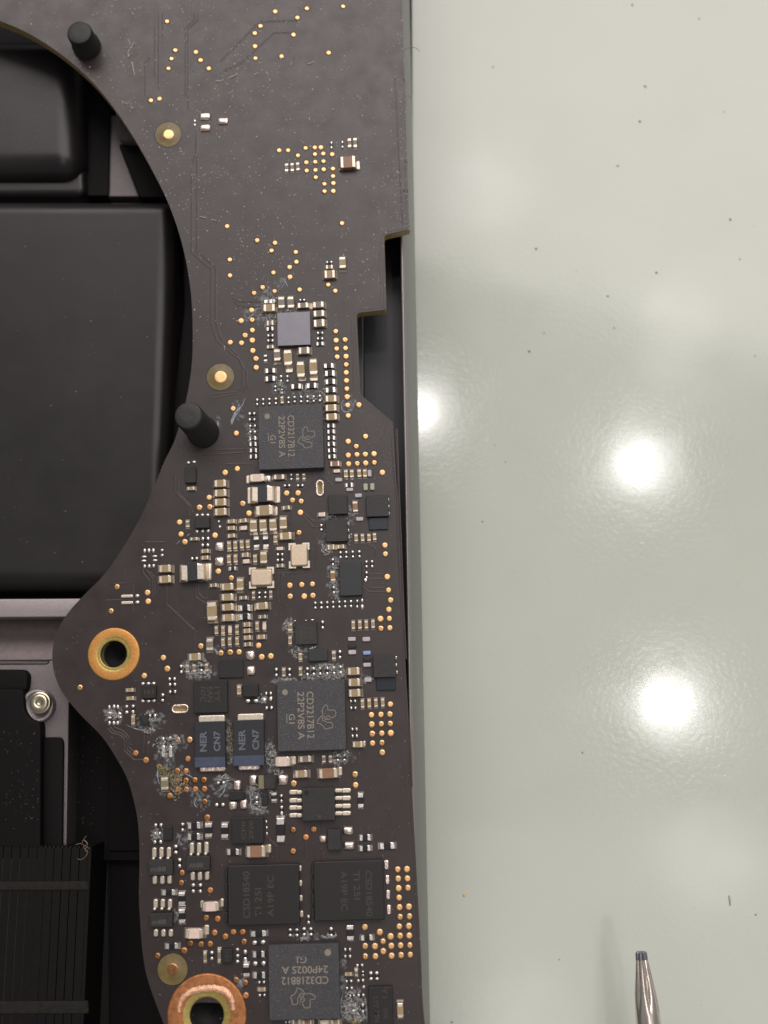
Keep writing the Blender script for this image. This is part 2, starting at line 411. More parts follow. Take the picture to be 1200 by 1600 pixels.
o = slab('bracket', [(184, 224), (330, 205), (330, 309), (217, 309)], -0.60, ZF, 0.02, 'black_plastic', r=4)
tag(o, 'black bracket under the board beside the bright metal patch', 'bracket')
o = slab('inner_wall', [(281, 330), (330, 330), (330, 800), (252, 800), (272, 600), (286, 480)], -0.60, ZF, 0.03, 'black_plastic', r=4)
tag(o, 'black inner wall between the large battery cell and the circuit board', 'inner wall', kind='thing')

# ------------------------------------------------------------------ speaker module and its screw
sp = empty('speaker_module', P(20, 1200, ZF))
tag(sp, 'black plastic module with a screw tab at the left edge', 'speaker')
o = slab('upper_lug', [(-200, 1046), (38, 1046), (44, 1055), (42, 1080), (-200, 1080)], -0.40, ZF, 0.02, 'black_plastic', r=5); rel(o, sp)
o = slab('housing', [(-200, 1076), (37, 1076), (38, 1108), (46, 1122), (62, 1128), (64, 1135), (63, 1345), (-200, 1345)], -0.36, ZF, 0.02, 'black_plastic', r=5); rel(o, sp)
o = slab('side_flange', [(66, 1152), (95, 1152), (99, 1160), (97, 1345), (66, 1345)], -0.46, ZF, 0.012, 'black_plastic', r=4); rel(o, sp)
def lathe(profile, k, name, seg=28, smooth=True):
    rings = [[(r_*math.cos(2*math.pi*i/seg), r_*math.sin(2*math.pi*i/seg), z) for i in range(seg)] for r_, z in profile]
    vv, ff = loft(rings); return mesh(name, vv, ff, k, smooth)
s_ = pxs(63, 1098, -0.4)[0]
c = P(58, 1103, -0.42)
o = obj('screw_boss', lathe([(26*s_, -0.12), (26*s_, 0.0), (24.5*s_, 0.012), (20.5*s_, 0.012), (20*s_, 0.0)], 'alu_bright', 'screw_boss')); o.location = c; rel(o, sp)
scr = empty('screw', P(64, 1098, -0.40)); tag(scr, 'small round steel screw holding the black module at the left', 'screw')
o = obj('screw_head', lathe([(17*s_, -0.03), (17*s_, 0.035), (16*s_, 0.045), (14.5*s_, 0.040), (14*s_, 0.052), (10*s_, 0.058), (5.2*s_, 0.060), (4.6*s_, 0.045)], 'screw_metal', 'screw_head'), scr)
o = obj('socket', lathe([(4.6*s_, 0.044), (2.4*s_, 0.030), (1.6*s_, 0.046)], 'screw_metal', 'socket', 6, False), scr)

# ------------------------------------------------------------------ heat sink
hs = empty('heat_sink', P(60, 1450, ZF)); tag(hs, 'dusty black finned heat sink at the lower left corner of the case', 'heat sink')
ztop, zbot = -0.36, ZF
yA = P(70, 1322, ztop).y; yB = P(70, 1900, ztop).y; xR = P(137, 1450, ztop).x
sp_ = 6.6*pxs(70, 1450, ztop)[0]
fw = 0.009
key = mesh('fin', *loft([[(-fw/2, yB, zbot), (fw/2, yB, zbot), (fw/2, yA, zbot), (-fw/2, yA, zbot)], [(-fw/2, yB, ztop), (fw/2, yB, ztop), (fw/2, yA, ztop), (-fw/2, yA, ztop)]]), 'fin_edge')
for i in range(1, 34):
    o = obj('fin', key); o.location = (xR-i*sp_, 0, 0); rel(o, hs)
fw = 0.03
key = mesh('end_plate', *loft([[(-fw, yB, zbot), (0, yB, zbot), (0, yA, zbot), (-fw, yA, zbot)], [(-fw, yB, ztop+0.012), (0, yB, ztop+0.012), (0, yA, ztop+0.012), (-fw, yA, ztop+0.012)]]), 'fin_metal')
o = obj('end_plate', key); o.location = (xR+0.004, 0, 0); rel(o, hs)
# folded cover strips that close the fin tops
fx = 13.4*pxs(70, 1450, ztop)[0]
for i in range(17):
    x1 = xR-0.03-i*fx; x0 = x1-fx*0.90
    vv, ff = loft([[(x0, yB, ztop-0.02), (x1, yB, ztop-0.02), (x1, yA-0.012, ztop-0.02), (x0, yA-0.012, ztop-0.02)], [(x0, yB, ztop+0.006), (x1, yB, ztop+0.006), (x1, yA-0.012, ztop+0.006), (x0, yA-0.012, ztop+0.006)]], True, True)
    o = obj('cover_strip', mesh('cover_strip', vv, ff, 'fin_metal')); rel(o, hs)
for ya, yb in ((1379, 1391), (1566, 1584)):
    o = slab('dust_band', [(-200, ya), (137, ya-2), (138, yb), (-200, yb+1)], ztop+0.018, ztop-0.01, 0.01, 'fin_dust', r=1); rel(o, hs)
bp_ = slab('base_plate', [(-200, 1296), (166, 1299), (169, 1320), (172, 1900), (-200, 1900)], zbot+0.012, zbot-0.05, 0.006, 'fin_metal', r=1); rel(bp_, hs)

# ------------------------------------------------------------------ screwdriver
sd = empty('screwdriver', P(1015, 1640, ZT)); tag(sd, 'polished steel screwdriver tip with fluted star point at the bottom right', 'screwdriver')
za = -0.35
a0 = P(1001.5, 1487, za); a1 = P(1018, 1640, za)
ax = (a1-a0).normalized(); sd_n = Vector((-ax.y, ax.x, 0)); up = Vector((0, 0, 1))
s_ = pxs(1005, 1550, za)[0]
def shaft(stations, k, name, seg=48, starp=0.35):
    rings = []
    for t, r_, lob in stations:
        c = a0+ax*t; rg = []
        for i in range(seg):
            th = 2*math.pi*i/seg
            lobe = abs(math.cos(3*th+starp))**0.55          # six ribs, narrow flutes between
            rr = r_*(1-lob*(1-lobe))
            rg.append(tuple(c+sd_n*(rr*math.cos(th))+up*(rr*math.sin(th))))
        rings.append(rg)
    vv, ff = loft(rings, True, True)
    mm = mesh(name, vv, ff, k, smooth=True)
    try: mm.set_sharp_from_angle(angle=R(24))
    except Exception: pass
    o = obj(name, mm); return rel(o, sd)
shaft([(0, 7.6*s_, .34), (1.5*s_, 9.0*s_, .36), (12*s_, 9.8*s_, .46)], 'steel_tip', 'point')
shaft([(12*s_, 9.8*s_, .46), (30*s_, 12.2*s_, .46), (46*s_, 14.6*s_, .42), (62*s_, 17*s_, .33), (76*s_, 18.2*s_, .18), (92*s_, 18.8*s_, 0), (140*s_, 20.4*s_, 0), (200*s_, 21*s_, 0), (700*s_, 21*s_, 0)], 'steel', 'shaft')
o = shaft([(700*s_, 0.5, .0), (715*s_, 0.85, .1), (1900*s_, 0.98, .12), (1950*s_, 0.7, .0)], 'handle_black', 'handle')

# ------------------------------------------------------------------ specks on the table
v = []; f = []; fmm = []
def flake(x, y, z, rpx, k, n=6, squash=1.0):
    c = P(x, y, z); s = pxs(x, y, z)[0]; b0 = len(v)
    ph = random.random()*6.28
    for i in range(n):
        r_ = rpx*s*(0.7+0.6*random.random()); a_ = ph+2*math.pi*i/n
        v.append((c.x+r_*math.cos(a_), c.y+r_*squash*math.sin(a_), z+0.002))
    v.append((c.x, c.y, z+0.002+rpx*s*0.7))
    for i in range(n): f.append((b0+i, b0+(i+1) % n, b0+n)); fmm.append(k)
for (x, y, r_) in ((1008, 135, 2.6), (988, 8, 2.2), (1000, 190, 2.2), (965, 259, 2.0), (838, 389, 2.4), (1141, 343, 2.2), (1026, 426, 2.0), (1156, 405, 1.6), (827, 549, 2.2), (770, 105, 1.6), (950, 463, 1.8), (960, 512, 1.8), (850, 520, 1.5), (1092, 29, 1.6), (1180, 556, 1.6), (754, 815, 1.6), (910, 1176, 1.5), (790, 722, 1.4), (773, 696, 1.4), (1181, 1429, 1.8), (874, 1499, 1.3), (706, 1597, 2), (1132, 175, 1.3)):
    flake(x, y, ZT, r_, 0)
for k in range(30): flake(random.uniform(665, 1195), random.uniform(5, 1595), ZT, random.uniform(0.35, 0.8), 0, 5)
flake(725, 1399, ZT, 2.8, 1, 6)
a = P(1139, 1399, ZT); b_ = P(1141, 1415, ZT); b0 = len(v)
for p in (a, b_):
    for d in (-0.007, 0.007): v.append((p.x+d, p.y, ZT+0.004))
v.append(((a.x+b_.x)/2, (a.y+b_.y)/2, ZT+0.014)); f += [(b0, b0+2, b0+4), (b0+2, b0+3, b0+4), (b0+3, b0+1, b0+4), (b0+1, b0, b0+4)]; fmm += [0]*4
o = obj('table_specks', mesh('table_specks', v, f, ['speck_dark', 'speck_gold'], fm=fmm))
tag(o, 'scattered tiny dark specks of dirt on the glass table', 'dirt', kind='stuff')
# ------------------------------------------------------------------ circuit board
board = empty('circuit_board'); tag(board, 'dark brown laptop circuit board with gold pads, chips and a round fan cutout', 'circuit board')
left = [(-60, 12), (0, 33), (40, 50), (80, 74), (120, 105), (155, 140), (186, 180), (215, 225), (240, 270), (262, 315), (280, 365), (292, 415), (299, 465), (301, 515), (300, 565), (293, 615), (283, 655), (272, 690), (258, 718)]
left2 = [(258, 718), (249, 740), (240, 762), (221, 805), (197, 848), (165, 895), (130, 931), (106, 958), (90, 985), (83, 1010), (82, 1036), (88, 1062), (101, 1087), (126, 1117), (160, 1152), (185, 1190), (200, 1220), (210, 1255), (216, 1290), (218, 1340), (217, 1400), (219, 1440), (222, 1480), (228, 1520), (240, 1558), (256, 1600), (280, 1660)]
right = [(676, 1660), (664, 1600), (660, 1555), (658, 1500), (655, 1440), (648, 1310), (643, 1220), (638, 1120), (633, 1030), (630, 950), (625, 860), (619, 750), (614, 665)]
notch = round_poly([(614, 660), (563, 616), (557, 489), (604, 484), (600, 367), (640, 361)], 6, 4)
right_top = [(639, 345), (636, 250), (632, 120), (628, 0), (625, -80)]
# round_poly closes the loop, so trim its first and last corner
notch = [(614, 660)]+notch[5:-5]+[(640, 358)]
outline = smooth_line(left, 4)[:-1]+smooth_line(left2, 4)+smooth_line(right, 3)+notch+right_top+[(-60, -80)]
W = [tuple(P(x, y, 0)[:2]) for x, y in outline]
holes = []
def ring_pts(cx, cy, rx, ry, n, z=0.0, flat=0.0):
    out = []
    s = pxs(cx, cy, z)[0]; c = P(cx, cy, z)
    for i in range(n):
        a_ = 2*math.pi*i/n; x, y = math.cos(a_), math.sin(a_)
        if flat: x = math.copysign(min(abs(x)*1.16, 1), x); y = math.copysign(min(abs(y)*1.16, 1), y)
        out.append((c.x+rx*s*x, c.y+ry*s*y))
    return out
holes.append(ring_pts(179, 1022, 21, 21, 32)); holes.append(ring_pts(324, 1592, 28, 24, 32, flat=1))
bm = bmesh.new(); loops = []
for lp in [W]+holes:
    vs_ = [bm.verts.new((x, y, 0)) for x, y in lp]; es = [bm.edges.new((vs_[i], vs_[(i+1) % len(vs_)])) for i in range(len(vs_))]
    loops.append(vs_)
bmesh.ops.triangle_fill(bm, use_beauty=True, edges=bm.edges[:])
for fc in bm.faces:
    if fc.normal.z < 0: fc.normal_flip()
for fc in bm.faces: fc.material_index = 0
TH = 0.12
for li, vs_ in enumerate(loops):
    lo = [bm.verts.new((p.co.x, p.co.y, -TH)) for p in vs_]
    md = [bm.verts.new((p.co.x, p.co.y, -0.012)) for p in vs_]
    for i in range(len(vs_)):
        j = (i+1) % len(vs_)
        f1 = bm.faces.new((vs_[i], md[i], md[j], vs_[j])); f1.material_index = 0
        f2 = bm.faces.new((md[i], lo[i], lo[j], md[j])); f2.material_index = 1
bmesh.ops.recalc_face_normals(bm, faces=bm.faces[:])
me = bpy.data.meshes.new('board_panel'); bm.to_mesh(me); bm.free()
me.materials.append(M['mask']); me.materials.append(M['laminate'])
obj('board_panel', me, board)

def inside(x, y):
    c = False; n = len(outline); j = n-1
    for i in range(n):
        xi, yi = outline[i]; xj, yj = outline[j]
        if (yi > y) != (yj > y) and x < (xj-xi)*(y-yi)/(yj-yi)+xi: c = not c
        j = i
    return c

# ---- traces: raised copper runs under the mask and the dark dips beside them
TR = [[(309.8, 20), (311, 31), (295, 46), (295, 172)], [(305, 20), (306, 30), (291, 44), (291, 150)], [(404.5, 36.7), (344.7, 97)], [(458, 52), (429, 52), (378, 99), (350, 112)], [(464.6, 33), (407, 35)],
 [(308, 205), (307, 240), (300.6, 260), (300.6, 396), (330.7, 421.7), (331, 505), (340, 533), (376, 564), (386, 582), (387, 604), (378, 614), (330, 622)], [(308.5, 219), (309, 393), (338, 418.5), (338, 500), (345, 528), (372, 556), (380, 575), (380, 604), (372, 612), (332, 616)],
 [(296.7, 703), (381.7, 701.7), (381.7, 706.7), (303, 711.7)], [(351.7, 725), (393, 724), (399, 728), (399, 738)],
 [(274, 741.7), (274, 768), (295, 790), (296, 806.7)], [(279, 743), (279, 770), (299, 791), (300, 800)],
 [(178, 912), (208, 911), (208, 957)], [(166.7, 963), (166.7, 938), (205, 936)], [(223.7, 887), (223.7, 894.5), (233.5, 907), (233.5, 920)], [(229, 890), (238, 903.5), (238.7, 933.5)], [(233.5, 893), (241.7, 902), (241.7, 927.5)],
 [(260, 911.7), (260.7, 944), (301, 982.4), (304, 985), (304, 1018)], [(305.8, 911), (306, 932.7), (322.7, 944)], [(310, 911), (310, 926), (317.5, 935), (325, 935)], [(226.7, 847), (259, 847), (259, 852.5)],
 [(495, 852), (495, 888), (485, 894), (435, 896)], [(600, 896), (576.7, 897.5)], [(600, 904), (576.7, 905)], [(602.5, 918), (578, 919), (568, 911.7)], [(603, 925), (576.7, 925), (566, 916)], [(571.7, 850), (584, 854), (588, 860), (586.7, 870)],
 [(168.5, 1138.5), (175, 1146), (188, 1149), (194, 1155), (194, 1173), (209, 1187), (224, 1187)], [(172, 1136), (178, 1143), (190, 1146), (198, 1153), (198, 1171), (210, 1182)], [(178, 1136), (192, 1142), (202, 1152), (202, 1168), (212, 1177)], [(225.5, 1146), (224, 1176)], [(230.7, 1146), (230.4, 1176)],
 [(474.7, 801), (490.7, 815), (508, 815)], [(473, 805), (489, 823), (498, 823)], [(473, 764), (478.7, 762.7), (493, 746.7), (500, 744), (508, 746.7), (520, 760)], [(457, 765), (457, 815), (452, 822)],
 [(364, 470), (376, 478), (408, 478)], [(362, 464), (372, 470), (408, 471)], [(434, 887), (434, 935)], [(440, 892), (440, 932)], [(249, 20), (249, 140)], [(243, 40), (243, 120)], [(236, 90), (228, 98), (228, 150)], [(255, 20), (255, 60)],
 [(580, 733), (585, 733), (585, 745)], [(478, 1280), (478, 1340)], [(503, 1283), (504, 1345)], [(420, 1310), (432, 1322), (432, 1345)], [(319, 1500), (319, 1535)], [(290, 1390), (290, 1440)], [(288, 1285), (288, 1345)], [(470, 755), (448, 765)], [(264, 1140), (264, 1150)], [(255, 1140), (245, 1138)],
 [(620, 670), (631, 950), (635, 1030)], [(610, 665), (621, 780), (627, 950)], [(640, 1130), (644, 1230)], [(618, 120), (630, 350)], [(596, 480), (594, 378)], [(552, 610), (550, 500)]]
v = []; f = []; fm = []
def ribbon(pts, wpx, z0, hgt, k):
    ps = [P(x, y, 0) for x, y in pts]; hw = wpx*0.00587/2; rows = []
    for i, p in enumerate(ps):
        d = (ps[min(i+1, len(ps)-1)]-ps[max(i-1, 0)]).normalized(); nn = Vector((-d.y, d.x, 0))
        rows.append([(p.x-nn.x*hw, p.y-nn.y*hw, z0), (p.x-nn.x*hw*0.45, p.y-nn.y*hw*0.45, z0+hgt), (p.x+nn.x*hw*0.45, p.y+nn.y*hw*0.45, z0+hgt), (p.x+nn.x*hw, p.y+nn.y*hw, z0)])
    for r_ in range(len(rows)):
        b0 = len(v); v.extend(rows[r_])
        if r_:
            for i in range(3): f.append((b0-4+i, b0-3+i, b0+1+i, b0+i)); fm.append(k)
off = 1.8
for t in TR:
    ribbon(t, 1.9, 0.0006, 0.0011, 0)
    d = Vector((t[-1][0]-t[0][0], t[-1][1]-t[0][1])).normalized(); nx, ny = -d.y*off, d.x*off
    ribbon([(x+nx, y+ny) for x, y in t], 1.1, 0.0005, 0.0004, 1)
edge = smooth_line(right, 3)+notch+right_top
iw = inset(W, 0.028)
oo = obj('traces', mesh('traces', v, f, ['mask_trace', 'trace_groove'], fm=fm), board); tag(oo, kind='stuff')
# groove that runs just inside the board edge
v = []; f = []; fm = []
seg0 = len(smooth_line(left, 4)[:-1]+smooth_line(left2, 4))
def wr(pts, hw, z, k):
    for i, p in enumerate(pts):
        a_ = Vector(pts[max(i-1, 0)]); b_ = Vector(pts[min(i+1, len(pts)-1)]); d = (b_-a_).normalized(); nn = Vector((-d.y, d.x))
        b0 = len(v); v.extend([(p[0]-nn.x*hw, p[1]-nn.y*hw, z), (p[0]+nn.x*hw, p[1]+nn.y*hw, z)])
        if i: f.append((b0-2, b0-1, b0+1, b0)); fm.append(k)
ccw = sum(W[i-1][0]*W[i][1]-W[i][0]*W[i-1][1] for i in range(len(W))) > 0
iw = inset(W, 0.026 if ccw else -0.026)
wr(iw[seg0+2:seg0+len(edge)-3], 0.0032, 0.0008, 1)
iw2 = inset(W, 0.034 if ccw else -0.034)
wr(iw2[seg0+2:seg0+len(edge)-3], 0.004, 0.0012, 0)
oo = obj('edge_groove', mesh('edge_groove', v, f, ['mask_trace', 'trace_groove'], fm=fm), board)

# ---- gold test pads
V = [(260.7,33.4),(273.5,78.5),(267.7,91.7),(263,107),(305.8,81.4),(313,94),(326,107),(235.4,157),(249,154.4),(429.8,18),(406.7,40.7),(397.9,52),(398.2,72.2),(399,91),(439.7,88),(458.4,54.3),(464.6,27.5),(479.3,13.2),(536,10),(513.4,82.5),
(436,235),(450,235),(465.3,243),(477.4,231.4),(491.7,230.6),(501.2,230.3),(492,241),(505,240.2),(518.9,241),(478.5,253.7),(492.4,253),(505.3,252),(479,266.6),(492.8,265.8),(505.6,264.7),(520,263.6),(493.2,277.2),(520.3,275.4),(506.7,287.5),(520.7,286.4),(506.8,299),(520.7,298.5),
(354.7,353.6),(401.6,375.7),(429.5,379.5),(424,391.6),(462,394),(463,409.3),(452.3,417.5),(452.9,432.7),(427,426),(358.8,405.8),(359.2,430.5),(534.3,348.8),(410,449),(396.8,458),(428.8,455),(468,452.7),(512.7,444.8),(523.8,454.6),(392.7,484.7),
(377,536),(359.6,535),(382.6,524),(376.4,501.4),(393.6,500),(394,516),(394,531.8),(394.8,548),(399.6,560.6),(400,574.4),(524.4,517.6),(525,531.8),(539,531),(525.8,545),(539.6,544.2),(526.6,557.8),(540.4,557),(540.8,569.8),
(540.8,582.2),(541.2,594.8),(541.8,607.6),(542.4,620.2),(543.2,633.2),(560.6,632.8),(544,649.6),(364,638.6),(369,677),(370.6,732.4),(351.4,738.4),(571,682),(544,689.8),(556.4,697.6),(544,711.4),(557.6,710.4),(570.6,710),(544.6,725),(558,724.4),(571.2,723.8),(584.3,709.2),(584.7,723),(597.3,738.3),(601.3,852),
(326.6,777.3),(311.3,793),(327.5,792.3),(280.3,816),(282.6,834.8),(288.6,846.8),(335.8,836.5),(379,787),(388.8,802),(447.7,770.8),(465.5,770.5),(456.7,781.7),(470.3,783.3),(469.2,800.8),(467,832.4),
(452.7,914.8),(471.3,913.7),(488,912.8),(453.2,932),(475.3,931.8),(488.7,930.7),(602,865.8),(605,901.3),(607,922.2),(610.2,938),(607.5,952.5),(594.3,967),(608.2,966.7),(595,982.2),(609,981.3),(423,1025.4),
(609.9,1100.6),(580.2,1117.3),(595,1116.6),(609,1116.2),(580.7,1132),(595.6,1131.3),(609.7,1131),(581.5,1146.9),(596.3,1146.1),(610.5,1145.6),(582,1161.6),(596.7,1160.8),(597.2,1176),
(554.7,1210.3),(555.5,1226.8),(459,1224.4),(182.7,916.9),(230.4,926),(231.4,939.7),(173.2,954.8),(341,892.7),(361.3,903.2),(404,1008.6),(408.8,1026.6),(313.6,1009.7),(345,1020.7),(359.5,1019.5),(373.3,1019),
(255,1027.8),(261.2,1045),(225.2,1056),(124.7,1074.3),(277.2,1155.7),(296.5,1156),(621.3,1358.7),(635.8,1358.3),(622,1373.3),(636.5,1373),(622.7,1388.3),(637.2,1387.7),(623.5,1403),(624.2,1418),(638.8,1417.2),(625,1433),(639.7,1432.2),(623.8,1448),(638.7,1447.3),(625,1462.8),(639.3,1462.2),(625.8,1477.7),(640.2,1477.3),(626.5,1493),(641,1492.2),(570,1448.5),(593.3,1456.7),(610.2,1463.5),(598.3,1471.3),(611.2,1478.3),(598.8,1486.7),(611.8,1493.7),(570.3,1478.7),(585.7,1478.8),(570.7,1494.7),(586.5,1494.5)]
VC = [(293.5,1186),(290.5,1204.8),(212,1177),(228,1188),(248.7,1198.5),(277,1205),(276.4,1220),(290.3,1220),(304.5,1219),(318.5,1219),(278,1233.6),(291,1233.6),(305,1233.3),(319.5,1233),(265,1243.4),(319.7,1253),(323.7,1277.5),(458,1297),(490.2,1296.2),(477.9,1308.4),(458,1330.4),
(323.3,1277.8),(284.3,1364),(283,1379.9),(328.4,1391.3),(322,1434),(340,1436),(335.3,1457.5),(352,1463.8),(364.5,1456.3),(378.8,1456.3),(381,1471.8),(297,1474.3),(313.7,1475.8),(328.3,1475.5),(287.8,1485.8),(246,1493.8),(368.8,1531.7),(382.8,1536.3),(384,1555.8)]
def pad_mesh(k):
    seg = 14; u = 0.00587
    rr = [(5.6*u, 0.0006), (4.75*u, 0.0010), (4.55*u, 0.0030), (4.1*u, 0.0060), (2.2*u, 0.0066), (0.9*u, 0.0058)]
    rings = [[(a_*math.cos(2*math.pi*i/seg), a_*math.sin(2*math.pi*i/seg), z) for i in range(seg)] for a_, z in rr]
    vv, ff = loft(rings)
    fmx = [1]*seg+[0]*(len(ff)-seg)
    return mesh('test_pad', vv, ff, [k, 'mask_groove'], smooth=True, fm=fmx)
pm = [pad_mesh('gold'), pad_mesh('copper')]
for k, lst in ((0, V), (1, VC)):
    for (x, y) in lst:
        o = obj('test_pad', pm[k], board); o.location = P(x, y, 0.003)-Vector((0, 0, 0.003)); o.rotation_euler.z = random.random()*6
        sc_ = (0.92+0.1*random.random())*(0.94 if y < 480 else 1.04); o.scale = (sc_, sc_, 1)

# ---- capacitors, resistors and their end caps
KIND = {'t': ('capacitor', 'cap_tan', 'tin_warm', .24, .70), 'b': ('capacitor', 'cap_brown', 'tin_warm', .20, .66), 'g': ('capacitor', 'cap_grey', 'tin_warm', .26, .62),
        'w': ('capacitor', 'cap_white', 'tin_warm', .22, .66), 'o': ('capacitor', 'cap_olive', 'tin_warm', .26, .6), 'r': ('resistor', 'res_black', 'tin', .27, .45), 'd': ('resistor', 'res_black', 'tin', .34, .42),
        'l': ('flat_capacitor', 'lilac', 'lilac', .25, .6), 'e': ('flat_capacitor', 'blue_cap', 'lilac', .2, .6), 'n': ('flat_capacitor', 'green_cap', 'lilac', .2, .6), 'i': ('inductor', 'inductor_black', 'tin_warm', .30, .62)}
def comp(x, y, wp, hp, kd, ang=0.0):
    name, body, term, fr, hf = KIND[kd]
    sx, sy = pxs(x, y, 0.03); L, Wd = wp*sx, hp*sy; rz = TILT+ang+random.uniform(-.02, .02)
    if hp > wp: L, Wd = hp*sy, wp*sx; rz += math.pi/2
    h = max(0.016, min(hf*min(Wd, L*0.6), 0.085))
    loc = P(x, y, h); loc.z = 0.0008
    L, Wd, h = round(L, 2) if L > .15 else round(L*200)/200, round(Wd*250)/250, round(h*250)/250
    if kd == 'l' or kd == 'e' or kd == 'n':
        o = obj(name, box_mesh(L/2, Wd/2, h, 0.006, body, name), board, loc, rz)
        return o
    t = L*fr
    o = obj(name, box_mesh(L/2-t*0.6, Wd/2*0.94, h*(0.80 if kd in 'rd' else 0.95), 0.003, body, name), board, loc, rz)
    fil = min(0.35*h+0.004, 0.02)
    tm_ = term_mesh(t, Wd/2, h, fil, term)
    if kd == 'd':
        tm_ = None
        for s in (-1, 1):
            dm = dome_mesh(t*0.72, Wd/2*1.0, h*1.1, 'tin', 'terminal', 9)
            e = obj('terminal', dm, o, (s*(L/2-t*0.55), 0, 0))
        return o
    for s in (0, 1):
        e = obj('terminal', tm_, o, (-L/2 if s == 0 else L/2, 0, 0), 0 if s == 0 else math.pi)
    return o
def solder(x, y, wp, hp, k='tin', h=None, ang=0.0, flat=False, name='solder_joint', parent=None):
    sx, sy = pxs(x, y, 0.01); hx, hy = wp*sx/2, hp*sy/2
    hh = h or 0.35*min(hx, hy)+0.008
    loc = P(x, y, hh*0.6); loc.z = 0.0008
    me_ = (pillow_mesh(round(hx, 3), round(hy, 3), round(hh*1.25, 3), k, name) if min(wp, hp) >= 8.5 and name == 'solder_pad' else box_mesh(round(hx, 3), round(hy, 3), round(hh, 3), min(0.008, hh*0.5), k, name)) if flat else dome_mesh(round(hx, 3), round(hy, 3), round(hh, 3), k)
    return obj(name, me_, parent or board, loc, TILT+ang)

